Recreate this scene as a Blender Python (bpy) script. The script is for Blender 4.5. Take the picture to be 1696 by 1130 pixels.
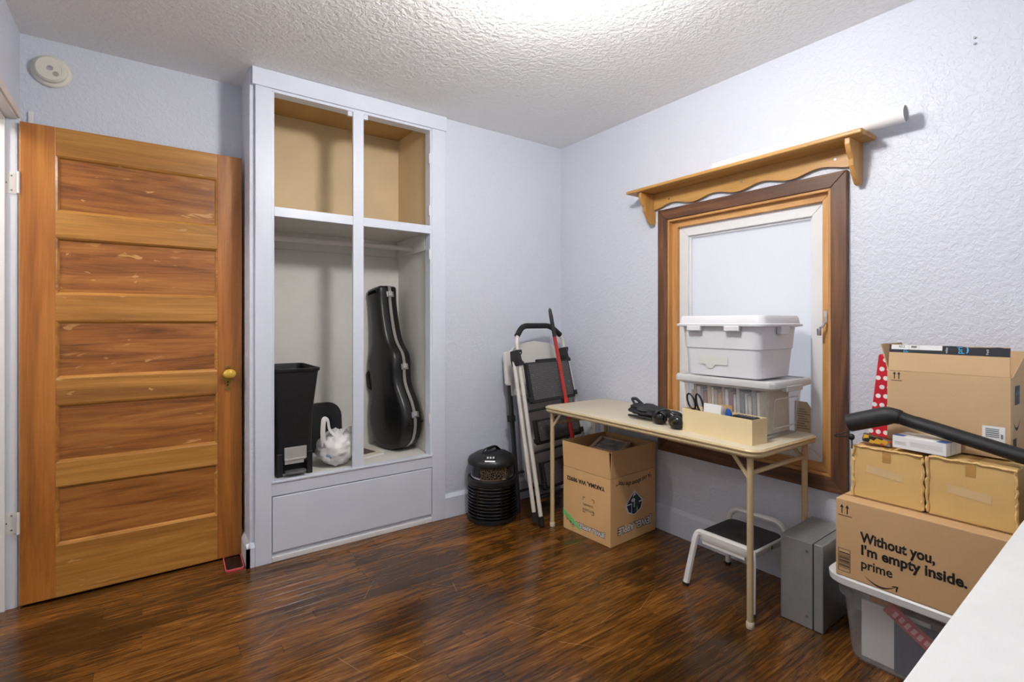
import bpy, bmesh, math, random
from mathutils import Vector, Matrix, noise
random.seed(7)
R = math.radians
scene = bpy.context.scene
col = scene.collection
for _o in list(bpy.data.objects): bpy.data.objects.remove(_o)

# ------------------------------------------------------------------ camera, world, exposure
cam_data = bpy.data.cameras.new('camera'); cam = bpy.data.objects.new('camera', cam_data); col.objects.link(cam)
cam.location = (0, 0, 1.192); cam.rotation_euler = (R(90), 0, R(-35.7335))
cam_data.sensor_width = 36; cam_data.lens = 835.6 / 1696 * 36; cam_data.shift_y = -30.62 / 1696
cam_data.clip_start = .02
scene.camera = cam
vs = scene.view_settings
vs.view_transform = 'Standard'; vs.look = 'None'; vs.gamma = 1; vs.exposure = 0.58; vs.use_curve_mapping = False
world = bpy.data.worlds.new('overcast_sky'); scene.world = world; world.use_nodes = True
bg = world.node_tree.nodes['Background']; bg.inputs[0].default_value = (.93, .96, 1, 1); bg.inputs[1].default_value = .6
LAMP_STRENGTH = 98
HALL_STRENGTH = 52

# ------------------------------------------------------------------ room numbers (metres, camera at x=y=0)
XL, XR, YB, YA, YN, H = -.452, 2.406, 2.742, 3.004, -.5, 2.44

# ------------------------------------------------------------------ materials
def srgb(c):
    return tuple(((v/255) / 12.92 if v/255 <= .04045 else ((v/255 + .055) / 1.055) ** 2.4) for v in c) + (1,)
class NT:
    def __init__(s, name):
        s.m = bpy.data.materials.new(name); s.m.use_nodes = True
        s.t = s.m.node_tree; s.b = s.t.nodes['Principled BSDF']; s.out = s.t.nodes['Material Output']
    def n(s, typ, **kw):
        x = s.t.nodes.new('ShaderNode' + typ)
        for k, v in kw.items():
            if k in x.inputs: x.inputs[k].default_value = v
            else: setattr(x, k, v)
        return x
    def l(s, a, b): s.t.links.new(a, b)
    def coord(s, scale=(1, 1, 1), rnd=False, world=False, rot=(0, 0, 0)):
        src = s.n('NewGeometry').outputs['Position'] if world else s.n('TexCoord').outputs['Object']
        if rnd:
            oi = s.n('ObjectInfo'); mu = s.n('Math', operation='MULTIPLY'); mu.inputs[1].default_value = 53.7
            s.l(oi.outputs['Random'], mu.inputs[0])
            ad = s.n('VectorMath', operation='ADD'); s.l(src, ad.inputs[0]); s.l(mu.outputs[0], ad.inputs[1]); src = ad.outputs[0]
        mp = s.n('Mapping'); mp.inputs['Scale'].default_value = scale; mp.inputs['Rotation'].default_value = rot; s.l(src, mp.inputs['Vector'])
        return mp.outputs[0]
    def noise(s, vec, scale, detail=3, rough=.5, dist=0):
        x = s.n('TexNoise'); x.inputs['Scale'].default_value = scale; x.inputs['Detail'].default_value = detail
        x.inputs['Roughness'].default_value = rough; x.inputs['Distortion'].default_value = dist; s.l(vec, x.inputs['Vector'])
        return x.outputs['Fac']
    def ramp(s, fac, stops, interp='LINEAR'):
        x = s.n('ValToRGB'); s.l(fac, x.inputs[0]); r = x.color_ramp; r.interpolation = interp
        while len(r.elements) > len(stops): r.elements.remove(r.elements[-1])
        while len(r.elements) < len(stops): r.elements.new(1)
        for e, (p, c) in zip(r.elements, stops): e.position = p; e.color = c
        return x.outputs[0]
    def mix(s, fac, a, b, mode='MIX'):
        x = s.n('Mix', data_type='RGBA', blend_type=mode)
        for sock, v in ((x.inputs[0], fac), (x.inputs[6], a), (x.inputs[7], b)):
            if hasattr(v, 'links') or hasattr(v, 'is_linked'): s.l(v, sock)
            else: sock.default_value = v
        return x.outputs[2]
    def bump(s, h, strength, dist):
        x = s.n('Bump'); x.inputs['Strength'].default_value = strength; x.inputs['Distance'].default_value = dist
        s.l(h, x.inputs['Height']); s.l(x.outputs[0], s.b.inputs['Normal'])
    def setp(s, rough=.5, metal=0, spec=.5, coat=0):
        s.b.inputs['Roughness'].default_value = rough; s.b.inputs['Metallic'].default_value = metal
        s.b.inputs['Specular IOR Level'].default_value = spec; s.b.inputs['Coat Weight'].default_value = coat
G4 = lambda v: (v, v, v, 1)
_mc = {}
def M(name, c, rough=.5, metal=0, spec=.5, var=.05, vs_=6, bump=0, bs=60, coat=0):
    if name in _mc: return _mc[name]
    t = NT(name); t.setp(rough, metal, spec, coat); b = srgb(c)
    v = t.coord(rnd=True); f = t.noise(v, vs_, 4)
    lo = tuple(x * (1 - var) for x in b[:3]) + (1,); hi = tuple(min(1, x * (1 + var)) for x in b[:3]) + (1,)
    t.l(t.ramp(f, [(.3, lo), (.7, hi)]), t.b.inputs['Base Color'])
    if bump: t.bump(t.noise(t.coord(), bs, 4), bump, .002)
    _mc[name] = t.m; return t.m
def wood(name, c1, c2, c3, axis=0, scale=9, rough=.4, scuff=None, coat=0, fine=.25, worldpatch=None, spec=.5):
    t = NT(name); t.setp(rough, 0, spec, coat)
    sc = [1, 1, 1]; sc[axis] = .09
    v = t.coord(tuple(sc), rnd=True)
    f = t.noise(v, scale, 6, .6, 1.2)
    c = t.ramp(f, [(.28, srgb(c1)), (.5, srgb(c2)), (.72, srgb(c3))])
    sc2 = [1, 1, 1]; sc2[axis] = .03
    g = t.noise(t.coord(tuple(sc2), rnd=True), scale * 14, 3, .6)
    c = t.mix(1.0, c, t.ramp(g, [(.3, G4(1 - fine)), (.65, G4(1))]), 'MULTIPLY')
    if scuff:
        sc3 = [4, 4, 4]; sc3[axis] = 1.1
        k = t.noise(t.coord(tuple(sc3), rnd=True), 9, 3, .5, .8)
        k2 = t.noise(t.coord((1, 1, 1), rnd=True), 2.2, 1)
        mm = t.n('Math', operation='MULTIPLY'); t.l(t.ramp(k, [(.655, G4(0)), (.675, G4(1))]), mm.inputs[0]); t.l(t.ramp(k2, [(.42, G4(0)), (.56, G4(.8))]), mm.inputs[1])
        c = t.mix(mm.outputs[0], c, srgb(scuff))
    t.l(c, t.b.inputs['Base Color'])
    t.bump(g, .12, .001)
    return t.m
def wallmat(name, c, scale=55, strength=.55, dist=.003, rough=.42, lo=.42, hi=.6):
    t = NT(name); t.setp(rough, 0, .5)
    v = t.coord(world=True)
    n1 = t.noise(v, scale, 3, .55, .5)
    h = t.ramp(n1, [(lo, G4(0)), (hi, G4(1))])
    n2 = t.noise(v, scale * 3.2, 2)
    hh = t.mix(.3, h, n2)
    t.bump(hh, strength, dist)
    f = t.noise(v, 1.7, 3); b = srgb(c)
    t.l(t.ramp(f, [(.3, tuple(x * .97 for x in b[:3]) + (1,)), (.7, b)]), t.b.inputs['Base Color'])
    return t.m
def translucent(name, c, clear=.5, rough=.3):
    t = NT(name); t.b.inputs['Base Color'].default_value = srgb(c); t.setp(rough)
    tr = t.n('BsdfTransparent'); mx = t.n('MixShader'); lw = t.n('LayerWeight', Blend=.35)
    rp = t.ramp(lw.outputs['Facing'], [(.2, G4(1 - clear)), (1, G4(min(1, 1.3 - clear)))])
    f = t.noise(t.coord(), 5, 2); t.bump(f, .1, .002)
    t.l(rp, mx.inputs[0]); t.l(tr.outputs[0], mx.inputs[1]); t.l(t.b.outputs[0], mx.inputs[2]); t.l(mx.outputs[0], t.out.inputs['Surface'])
    return t.m
def emission(name, c, s):
    t = NT(name); t.b.inputs['Base Color'].default_value = (.9, .9, .9, 1)
    t.b.inputs['Emission Color'].default_value = c; t.b.inputs['Emission Strength'].default_value = s; return t.m

WALL = wallmat('lavender_wall_paint', (215, 219, 230))
CEIL = wallmat('ceiling_texture', (248, 248, 247), 46, .6, .005, .7, .38, .62)
TRIM = M('lavender_trim_paint', (217, 222, 233), .35, var=.02)
WHITE = M('white_gloss_paint', (232, 231, 230), .35, var=.02)
HALLW = M('hall_wall_paint', (235, 232, 226), .6, var=.02)
BLACK = M('black_plastic', (22, 22, 23), .42, var=.15, bump=.08, bs=300)
BLKG = M('black_gloss_plastic', (14, 14, 15), .16, var=.1)
RUBBER = M('black_rubber', (18, 18, 18), .7)
STEEL = M('brushed_steel', (196, 194, 190), .42, .35, bump=.05, bs=200)
CHROME = M('polished_metal', (210, 210, 210), .16, 1)
BRASS = M('aged_brass', (150, 120, 60), .4, 1, var=.25, vs_=40)
KNOB = M('yellow_knob_glaze', (214, 172, 62), .18, 0, var=.05)
SCREW = M('screw_metal', (140, 140, 140), .4, 1)
DARK = M('dark_void', (12, 12, 12), .9)
HINGE = M('painted_hinge', (226, 225, 224), .4, var=.02)
INK = M('black_ink', (24, 22, 20), .6, var=.1)
PAPER = M('white_paper', (238, 238, 238), .6, var=.02)

# ------------------------------------------------------------------ mesh builder
class MB:
    def __init__(s): s.v = []; s.f = []
    def add(s, vs, fs):
        o = len(s.v); s.v += [tuple(v) for v in vs]; s.f += [tuple(i + o for i in f) for f in fs]; return s
    def box(s, x0, x1, y0, y1, z0, z1):
        return s.add([(x0, y0, z0), (x1, y0, z0), (x1, y1, z0), (x0, y1, z0), (x0, y0, z1), (x1, y0, z1), (x1, y1, z1), (x0, y1, z1)],
                     [(0, 3, 2, 1), (4, 5, 6, 7), (0, 1, 5, 4), (1, 2, 6, 5), (2, 3, 7, 6), (3, 0, 4, 7)])
    def obox(s, c, ax, ay, az):   # oriented box: centre and three half-axis vectors
        c, ax, ay, az = map(Vector, (c, ax, ay, az))
        P = [c + ax * i + ay * j + az * k for k in (-1, 1) for (i, j) in ((-1, -1), (1, -1), (1, 1), (-1, 1))]
        return s.add(P, [(0, 3, 2, 1), (4, 5, 6, 7), (0, 1, 5, 4), (1, 2, 6, 5), (2, 3, 7, 6), (3, 0, 4, 7)])
    def loft(s, rings, caps=True, closed=False):
        n = len(rings[0]); o = []
        vs = [p for r in rings for p in r]; fs = []
        m = len(rings)
        for i in range(m if closed else m - 1):
            for j in range(n):
                a, b = i * n + j, i * n + (j + 1) % n; c = ((i + 1) % m) * n
                fs.append((a, b, c + (j + 1) % n, c + j))
        if caps and not closed: fs += [tuple(range(n))[::-1], tuple((m - 1) * n + j for j in range(n))]
        return s.add(vs, fs)
    def tube(s, path, r, seg=10, closed=False, flat=None):
        P = [Vector(p) for p in path]; n = len(P); rings = []; up = None
        rr = r if isinstance(r, (list, tuple)) else [r] * n
        for i, p in enumerate(P):
            if closed: t = P[(i + 1) % n] - P[i - 1]
            else: t = P[min(i + 1, n - 1)] - P[max(i - 1, 0)]
            t.normalize()
            if up is None:
                up = Vector((0, 0, 1)) if abs(t.z) < .9 else Vector((0, 1, 0))
            a = t.cross(up)
            if a.length < 1e-4: a = t.cross(Vector((1, 0, 0)))
            a.normalize(); b = a.cross(t).normalized(); up = b
            fl = flat or 1
            rings.append([p + a * math.cos(k * 2 * math.pi / seg) * rr[i] + b * math.sin(k * 2 * math.pi / seg) * rr[i] * fl for k in range(seg)])
        return s.loft(rings, True, closed)
    def lathe(s, prof, seg=24, c=(0, 0, 0)):
        rings = [[(c[0] + r * math.cos(k * 2 * math.pi / seg), c[1] + r * math.sin(k * 2 * math.pi / seg), c[2] + z) for k in range(seg)] for r, z in prof]
        return s.loft(rings)
    def prism(s, poly, f0, f1):   # poly of 2D points mapped by two functions
        return s.loft([[f0(*p) for p in poly], [f1(*p) for p in poly]])
    def ball(s, c, rx, ry, rz, seg=14, rng=8, fn=None):
        rings = []
        for i in range(rng + 1):
            th = math.pi * (i + .02) / (rng + .04)
            ring = []
            for k in range(seg):
                ph = 2 * math.pi * k / seg
                d = Vector((math.sin(th) * math.cos(ph), math.sin(th) * math.sin(ph), -math.cos(th)))
                m = fn(d) if fn else 1
                ring.append((c[0] + rx * d.x * m, c[1] + ry * d.y * m, c[2] + rz * d.z * m))
            rings.append(ring)
        return s.loft(rings)
    def mesh(s, bevel=0, seg=2, smooth=None, ang=30):
        bm = bmesh.new(); vs = [bm.verts.new(v) for v in s.v]
        for f in s.f:
            try: bm.faces.new([vs[i] for i in f])
            except ValueError: pass
        bmesh.ops.remove_doubles(bm, verts=bm.verts, dist=1e-6)
        bmesh.ops.recalc_face_normals(bm, faces=bm.faces)
        if bevel:
            es = [e for e in bm.edges if len(e.link_faces) == 2 and e.calc_face_angle(0) > R(ang)]
            bmesh.ops.bevel(bm, geom=es, offset=bevel, segments=seg, affect='EDGES', clamp_overlap=True, profile=.5)
        me = bpy.data.meshes.new('m'); bm.to_mesh(me); bm.free()
        if smooth:
            for p in me.polygons: p.use_smooth = True
            me.set_sharp_from_angle(angle=R(smooth))
        return me
    def build(s, name, mat, parent=None, bevel=0, seg=2, smooth=None, label=None, ang=30):
        return link(name, s.mesh(bevel, seg, smooth, ang), mat, parent, label)
def link(name, me, mat, parent=None, label=None):
    me.name = name
    if mat and not me.materials: me.materials.append(mat)
    o = bpy.data.objects.new(name, me); col.objects.link(o)
    if parent: o.parent = parent
    if label: o['label'] = label
    return o
def tag(o, label, cat, group=None, kind=None):
    o['label'] = label; o['category'] = cat
    if group: o['group'] = group
    if kind: o['kind'] = kind
    return o
def thing(name, label, cat, loc=(0, 0, 0), rot=(0, 0, 0), group=None, kind=None):
    o = bpy.data.objects.new(name, None); col.objects.link(o); o.empty_display_size = .05
    o.location = loc; o.rotation_euler = rot
    return tag(o, label, cat, group, kind)
def bx(name, mat, parent, b, bevel=.0, seg=2, label=None):
    return MB().box(*b).build(name, mat, parent, bevel, seg, label=label)
def rrect(w, d, r, n=5, cx=0, cy=0):   # rounded rectangle points
    P = []
    for sx, sy, a0 in ((1, 1, 0), (-1, 1, 90), (-1, -1, 180), (1, -1, 270)):
        for k in range(n + 1):
            a = R(a0 + 90 * k / n); P.append((cx + sx * (w / 2 - r) + r * math.cos(a), cy + sy * (d / 2 - r) + r * math.sin(a)))
    return P
def ring(w, d, r, z, cx=0, cy=0, n=5): return [(x, y, z) for x, y in rrect(w, d, r, n, cx, cy)]
def arc(c, r, a0, a1, n, f): return [f(c[0] + r * math.cos(R(a0 + (a1 - a0) * k / n)), c[1] + r * math.sin(R(a0 + (a1 - a0) * k / n))) for k in range(n + 1)]
def fillet(pts, r, n=6):   # round the inner corners of a 3D polyline
    P = [Vector(p) for p in pts]; out = [P[0]]
    for i in range(1, len(P) - 1):
        a, b = (P[i - 1] - P[i]), (P[i + 1] - P[i]); rr = min(r, a.length * .49, b.length * .49)
        p, q = P[i] + a.normalized() * rr, P[i] + b.normalized() * rr
        out += [(p * (1 - t) ** 2 + P[i] * 2 * t * (1 - t) + q * t * t) for t in [k / n for k in range(n + 1)]]
    return out + [P[-1]]
def text(body, size, mat, parent, o, xd, yd, off=.0006, align='LEFT', bold=0, name='lettering', shear=0, arcr=None, spacing=1, fit=None, fith=None):
    cu = bpy.data.curves.new('t', 'FONT'); cu.body = body; cu.size = size; cu.align_x = align; cu.offset = bold; cu.resolution_u = 3; cu.shear = shear; cu.space_character = spacing
    ob = bpy.data.objects.new('t', cu); col.objects.link(ob); bpy.context.view_layer.update()
    me = bpy.data.meshes.new_from_object(ob.evaluated_get(bpy.context.evaluated_depsgraph_get()))
    bpy.data.objects.remove(ob)
    o, xd, yd = Vector(o), Vector(xd).normalized(), Vector(yd).normalized(); nn = xd.cross(yd) * off
    kx_ = fit / max(1e-6, max(v.co.x for v in me.vertices) - min(v.co.x for v in me.vertices)) if fit else 1
    for v in me.vertices:
        x, y = v.co.x * kx_, v.co.y * (fith or 1)
        if arcr: a = x / arcr; x, y = (arcr - y) * math.sin(a), arcr - (arcr - y) * math.cos(a)
        v.co = o + xd * x + yd * y + nn
    me.materials.clear(); me.materials.append(mat)
    return link(name, me, None, parent)
def flat(polys, o, xd, yd, mat, parent, name, off=.0005):   # flat printed shapes
    o, xd, yd = Vector(o), Vector(xd).normalized(), Vector(yd).normalized(); nn = xd.cross(yd) * off; m = MB()
    for i, P in enumerate(polys): m.add([o + xd * x + yd * y + nn * (1 + .12 * (i % 4)) for x, y in P], [tuple(range(len(P)))])
    me = bpy.data.meshes.new(name); me.from_pydata(m.v, [], m.f); return link(name, me, mat, parent)
rect = lambda x0, x1, y0, y1: [(x0, y0), (x1, y0), (x1, y1), (x0, y1)]

# ================================================================== STRUCTURE
def struct(name, boxes, mat, label, cat):
    m = MB()
    for b in boxes: m.box(*b)
    return tag(m.build(name, mat), label, cat, kind='structure')
struct('wall_left', [(-.572, XL, YN, 2.075, 0, H), (-.572, XL, 2.935, 3.124, 0, H), (-.572, XL, 2.075, 2.935, 2.06, H)], WALL, 'lavender textured wall around the doorway', 'wall')
struct('wall_back', [(XL, .398, YA, 3.124, 0, H), (.398, .48, YB, 3.36, 0, H), (1.40, 2.53, YB, 3.36, 0, H), (.48, 1.40, 3.26, 3.36, 0, H)], WALL, 'lavender textured wall holding the open closet', 'wall')
wy0, wy1, wz0, wz1 = .9615, 1.8095, .5215, 1.7745
struct('wall_right', [(XR, 2.53, YN, wy0, 0, H), (XR, 2.53, wy1, YB, 0, H), (XR, 2.53, wy0, wy1, 0, wz0), (XR, 2.53, wy0, wy1, wz1, H)], WALL, 'lavender textured wall with the wood cased window', 'wall')
struct('wall_near', [(-.572, 2.53, YN - .12, YN, 0, H)], WALL, 'plain lavender wall facing the closet', 'wall')
struct('ceiling', [(-.572, 2.53, YN - .12, 3.36, H, H + .1)], CEIL, 'white stippled plaster ceiling', 'ceiling')
struct('wall_hall', [(-1.9, -1.8, 1.3, 3.7, 0, H), (-1.9, -.572, 3.6, 3.7, 0, H), (-1.9, -.572, 1.2, 1.3, 0, H)], HALLW, 'cream hallway wall beyond the doorway', 'wall')
struct('ceiling_hall', [(-1.9, -.572, 1.2, 3.7, H, H + .1)], HALLW, 'cream hallway ceiling beyond the doorway', 'ceiling')

# ---- floor of separate strips
t = NT('stained_oak_strip'); t.setp(.2, 0, .5, 0)
v = t.coord((.09, 1, 1), rnd=True); f = t.noise(v, 58, 6, .66, 1.0)
base = t.ramp(f, [(.28, srgb((58, 31, 8))), (.5, srgb((114, 70, 25))), (.72, srgb((158, 108, 48)))])
oi = t.n('ObjectInfo'); base = t.mix(1, base, t.ramp(oi.outputs['Random'], [(0, G4(.66)), (.5, G4(.9)), (1, G4(1.15))]), 'MULTIPLY')
g = t.noise(t.coord((.02, 1, 1), rnd=True), 300, 3, .7)
base = t.mix(1, base, t.ramp(g, [(.36, G4(.55)), (.58, G4(1))]), 'MULTIPLY')
wp = t.noise(t.coord((.6, 1.3, 1), world=True), 2.6, 4, .6, .4)
base = t.mix(1, base, t.ramp(wp, [(.38, G4(.42)), (.55, G4(1.05))]), 'MULTIPLY')
fl = t.noise(t.coord((1, 1, 1), world=True), 95, 2, .5)
base = t.mix(t.ramp(fl, [(.80, G4(0)), (.83, G4(.6))]), base, srgb((190, 160, 120)))
t.l(base, t.b.inputs['Base Color'])
rr = t.noise(t.coord((.3, 1, 1), world=True), 6, 3); t.l(t.ramp(rr, [(.3, G4(.15)), (.7, G4(.26))]), t.b.inputs['Roughness'])
t.bump(g, .035, .001)
OAK = t.m
floor = struct('floor', [(-.572, 2.53, YN - .12, 3.124, -.1, -.008), (-1.9, -.572, 1.2, 3.7, -.1, 0)], M('floor_gap', (20, 11, 5), .7), 'glossy dark brown oak strip floor with light scratches', 'floor')
pw = .0535; row = 0; y = YN
_lens = [.42, .55, .7, .85, 1.0, 1.15]; _pm = {}
def plank(x0, x1, y0, y1):
    L, W = round(x1 - x0, 3), round(y1 - y0, 4)
    if (L, W) not in _pm: _pm[(L, W)] = MB().box(-L / 2 + .0004, L / 2 - .0004, -W / 2 + .0003, W / 2 - .0003, -.008, 0).mesh(.0003, 1)
    me = _pm[(L, W)]; o = link('plank', me, OAK, floor); o.location = ((x0 + x1) / 2, (y0 + y1) / 2, 0)
while y < 2.99:
    y1 = min(y + pw, 3.0)
    x = XL - .12; xe = XR if y < YB - .03 else .40
    first = True
    while x < xe - .01:
        L = random.choice(_lens[:3]) if first else random.choice(_lens); first = False
        if xe - (x + L) < .3: L = xe - x
        plank(x, x + L, y, y1); x += L
    y = y1

m = MB()
for (xa, ya), (xb, yb) in [((1.153, 1.656), (1.295, 1.43)), ((1.241, 1.428), (1.351, 1.302)), ((0.751, 2.135), (0.842, 2.264)), ((0.58, 2.306), (0.621, 2.211)), ((1.455, 1.419), (1.629, 1.452)), ((0.722, 1.729), (0.764, 1.635)), ((0.332, 2.06), (0.455, 2.148)), ((1.045, 2.078), (1.13, 1.978)), ((1.654, 1.39), (1.841, 1.461)), ((0.545, 1.816), (0.589, 1.69)), ((1.128, 2.031), (1.105, 1.946))]:
    d_ = Vector((yb - ya, xa - xb, 0)).normalized() * .0006; m.add([Vector((xa, ya, .0004)) - d_, Vector((xb, yb, .0004)) - d_ * .4, Vector((xb, yb, .0004)) + d_ * .4, Vector((xa, ya, .0004)) + d_], [(0, 1, 2, 3)])
m.build('scratch_marks', M('pale_scratch', (170, 128, 80), .5), floor)

# ---- baseboards
def base_prof(t_=.018, h=.142): return [(0, 0), (t_, 0), (t_, h - .02), (.004, h), (0, h)]
m = MB().prism(base_prof(), lambda a, z: (1.459, YB - a, z), lambda a, z: (XR, YB - a, z))
tag(m.build('baseboard_back', TRIM), 'lavender baseboard between closet and corner', 'baseboard', kind='structure')
m = MB().prism(base_prof(.016, .146), lambda a, z: (XR - a, YN, z), lambda a, z: (XR - a, YB - .018, z))
tag(m.build('baseboard_right', TRIM), 'lavender baseboard under the window wall', 'baseboard', kind='structure')
m = MB().prism(base_prof(.016, .115), lambda a, z: (.398 - a, YB - .016, z), lambda a, z: (.398 - a, YA, z))
m.prism(base_prof(.016, .115), lambda a, z: (.382, YB - a, z), lambda a, z: (.4195, YB - a, z))
tag(m.build('baseboard_left', TRIM), 'short baseboard wrapping the corner beside the closet', 'baseboard', kind='structure')
m = MB().prism(base_prof(.016, .115), lambda a, z: (XL, YA - a, z), lambda a, z: (.382, YA - a, z))
tag(m.build('baseboard_alcove', TRIM), 'baseboard on the wall behind the open door', 'baseboard', kind='structure')

# ---- door frame
fr = thing('trim_1', 'white painted door frame with stop and thin casing', 'door frame', (XL, 2.5, 0), kind='structure')
def fb(name, b, mat=WHITE, bv=.002): bx(name, mat, fr, (b[0] - XL, b[1] - XL, b[2] - 2.5, b[3] - 2.5, b[4], b[5]), bv)
fb('jamb', (-.578, XL + .006, 2.918, 2.937, 0, 2.06), TRIM); fb('jamb', (-.578, XL + .006, 2.073, 2.092, 0, 2.06)); fb('head_jamb', (-.578, XL + .006, 2.092, 2.918, 2.041, 2.062))
fb('stop', (-.545, -.482, 2.905, 2.918, 0, 2.041)); fb('stop', (-.545, -.482, 2.092, 2.105, 0, 2.041)); fb('stop', (-.545, -.482, 2.105, 2.905, 2.028, 2.041))
fb('casing', (XL, XL + .014, 2.924, 2.96, 0, 2.075), TRIM); fb('casing', (XL, XL + .014, 2.03, 2.086, 0, 2.075), TRIM); fb('casing', (XL, XL + .014, 2.086, 2.924, 2.048, 2.085), M('aged_casing_edge', (222, 208, 196), .4))
bx('trim_strip', WHITE, fr, (.027 + .0, .044, YA - .008 - 2.5, YA - 2.5, 2.0, 2.108), .001)
for hz in (1.773, .358):
    h = bx('hinge', HINGE, fr, (-.040, .003, 2.9165 - 2.5, 2.918 - 2.5, hz - .045, hz + .045), .0005)
    for i, (dx, dz) in enumerate(((-.012, .03), (-.028, 0), (-.012, -.03))):
        MB().tube([(dx, 2.9155 - 2.5, hz + dz), (dx, 2.9165 - 2.5, hz + dz)], .0035, 8).build('screw', SCREW, h)

# ---- door: five panels
DV = wood('fir_stile', (130, 72, 26), (174, 106, 42), (202, 134, 62), 2, 9, .36, None, coat=.04, fine=.22)
DH = wood('fir_rail', (138, 88, 34), (182, 124, 54), (208, 152, 78), 0, 9, .36, (206, 164, 104), coat=.04, fine=.22)
DP = wood('fir_panel', (100, 54, 20), (164, 100, 42), (192, 130, 62), 0, 17, .36, (210, 160, 96), coat=.04, fine=.28)
door = thing('door_1', 'worn orange brown wooden five panel door standing open', 'door', (-.437, 2.896, .012), kind='structure')
DW, DT, DHt = .822, .035, 2.018
zs = [(1.898, 1.655), (1.546, 1.301), (1.188, .938), (.828, .576), (.474, .221)]   # panel top and bottom above the door's foot
sx0, sx1 = .112, .714
bx('stile', DV, door, (0, sx0, 0, DT, 0, DHt), .002); bx('stile', DV, door, (sx1, DW, 0, DT, 0, DHt), .002)
edges = [DHt] + [e for z in zs for e in z] + [0]
for i in range(0, len(edges), 2): bx('rail', DH, door, (sx0, sx1, 0, DT, edges[i + 1], edges[i]), .0012)
for zt, zb in zs:
    p = bx('panel', DP, door, (sx0, sx1, .012, .024, zb, zt))
    m = MB(); ro = [(sx0, zb), (sx1, zb), (sx1, zt), (sx0, zt)]; k = .012; ri = [(sx0 + k, zb + k), (sx1 - k, zb + k), (sx1 - k, zt - k), (sx0 + k, zt - k)]
    m.loft([[(a, .0015, b) for a, b in ro], [(a, .004, b) for a, b in [(x * .5 + X * .5, z_ * .5 + Z * .5) for (x, z_), (X, Z) in zip(ro, ri)]], [(a, .0118, b) for a, b in ri], [(a, .0125, b) for a, b in ro]], False, True)
    m.build('moulding', DH, p)
# knob and plate
kx, kz = .763, .912
pl = [(0, .063), (.016, .052), (.007, .044), (.006, .036), (.018, .018), (.02, 0), (.016, -.018), (.007, -.036), (.006, -.046), (.016, -.056), (.0, -.072)]
P2 = pl + [(-a, b) for a, b in pl[::-1][1:-1]]
esc = MB().prism(P2, lambda a, b: (kx - .004 + a, -.0035, kz + b - .01), lambda a, b: (kx - .004 + a, .0005, kz + b - .01)).build('escutcheon', BRASS, door, .0008, 1)
MB().prism([(.0, .0), (.003, -.018), (-.003, -.018)] , lambda a, b: (kx - .004 + a, -.0042, kz - .032 + b), lambda a, b: (kx - .004 + a, -.003, kz - .032 + b)).tube([(kx - .004, -.0042, kz - .031), (kx - .004, -.003, kz - .031)], .004, 10).build('keyhole', DARK, esc)
rg = []
for yy, r_ in ((0, .012), (-.012, .010), (-.018, .012), (-.024, .022), (-.034, .028), (-.044, .026), (-.050, .016), (-.053, .004)):
    rg.append([(kx + r_ * 1.05 * math.cos(a), yy, kz + .012 + r_ * .85 * math.sin(a)) for a in [2 * math.pi * k / 20 for k in range(20)]])
MB().loft(rg).build('knob', KNOB, door, smooth=50, label='yellow oval door knob')
for hz in (1.761, .346): MB().tube([(-.003, -.003, hz - .045), (-.003, -.003, hz + .045)], .005, 10).build('hinge_pin', HINGE, door)

# ---- window
CAS = wood('walnut_casing_v', (66, 40, 25), (102, 66, 42), (134, 92, 60), 2, 14, .5, fine=.3)
CASH = wood('walnut_casing_h', (66, 40, 25), (102, 66, 42), (134, 92, 60), 1, 14, .5, fine=.3)
LIN = wood('pine_liner', (160, 108, 54), (200, 146, 84), (222, 176, 116), 2, 9, .45, fine=.12)
LINH = wood('pine_liner_h', (160, 108, 54), (200, 146, 84), (222, 176, 116), 1, 9, .45, fine=.12)
win = thing('window_1', 'frosted window with dark walnut casing, pine liner and white sash', 'window', (XR, 1.385, 0), kind='structure')
def wbar(name, y0, y1, z0, z1, w, x0, x1, mats, bev=.002, prof=None):   # mitred frame of four bars
    O = [(y0, z0), (y1, z0), (y1, z1), (y0, z1)]; I = [(y0 + w, z0 + w), (y1 - w, z0 + w), (y1 - w, z1 - w), (y0 + w, z1 - w)]
    for i in range(4):
        j = (i + 1) % 4; q = [O[i], O[j], I[j], I[i]]
        MB().prism(q, lambda a, b: (x0 - XR, a - 1.385, b), lambda a, b: (x1 - XR, a - 1.385, b)).build(name, mats[i % 2], win, bev)
wbar('casing', .900, 1.871, .460, 1.836, .062, XR - .026, XR, (CASH, CAS), .003)
wbar('liner', .9625, 1.8085, .5225, 1.7735, .012, XR - .020, XR + .10, (LINH, LIN), .002)
wbar('blind_stop', .9745, 1.7965, .5345, 1.7615, .034, XR + .008, XR + .05, (LINH, LIN), .002)
SASH = M('white_vinyl_sash', (228, 229, 230), .35, var=.01)
wbar('sash', 1.004, 1.766, .564, 1.732, .058, XR + .030, XR + .075, (SASH, SASH), .003)
wbar('glazing_bead', 1.060, 1.710, .620, 1.676, .012, XR + .045, XR + .07, (SASH, SASH), .001)
t = NT('frosted_glass'); t.b.inputs['Base Color'].default_value = (.92, .93, .95, 1); t.setp(.25)
tl = t.n('BsdfTranslucent'); tl.inputs['Color'].default_value = (.95, .96, 1, 1); mx = t.n('MixShader'); mx.inputs[0].default_value = .6
t.bump(t.noise(t.coord(), 180, 2), .25, .002)
t.l(t.b.outputs[0], mx.inputs[1]); t.l(tl.outputs[0], mx.inputs[2]); t.l(mx.outputs[0], t.out.inputs['Surface'])
bx('pane', t.m, win, (.060, .066, 1.066 - 1.385, 1.704 - 1.385, .626, 1.670))
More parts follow.
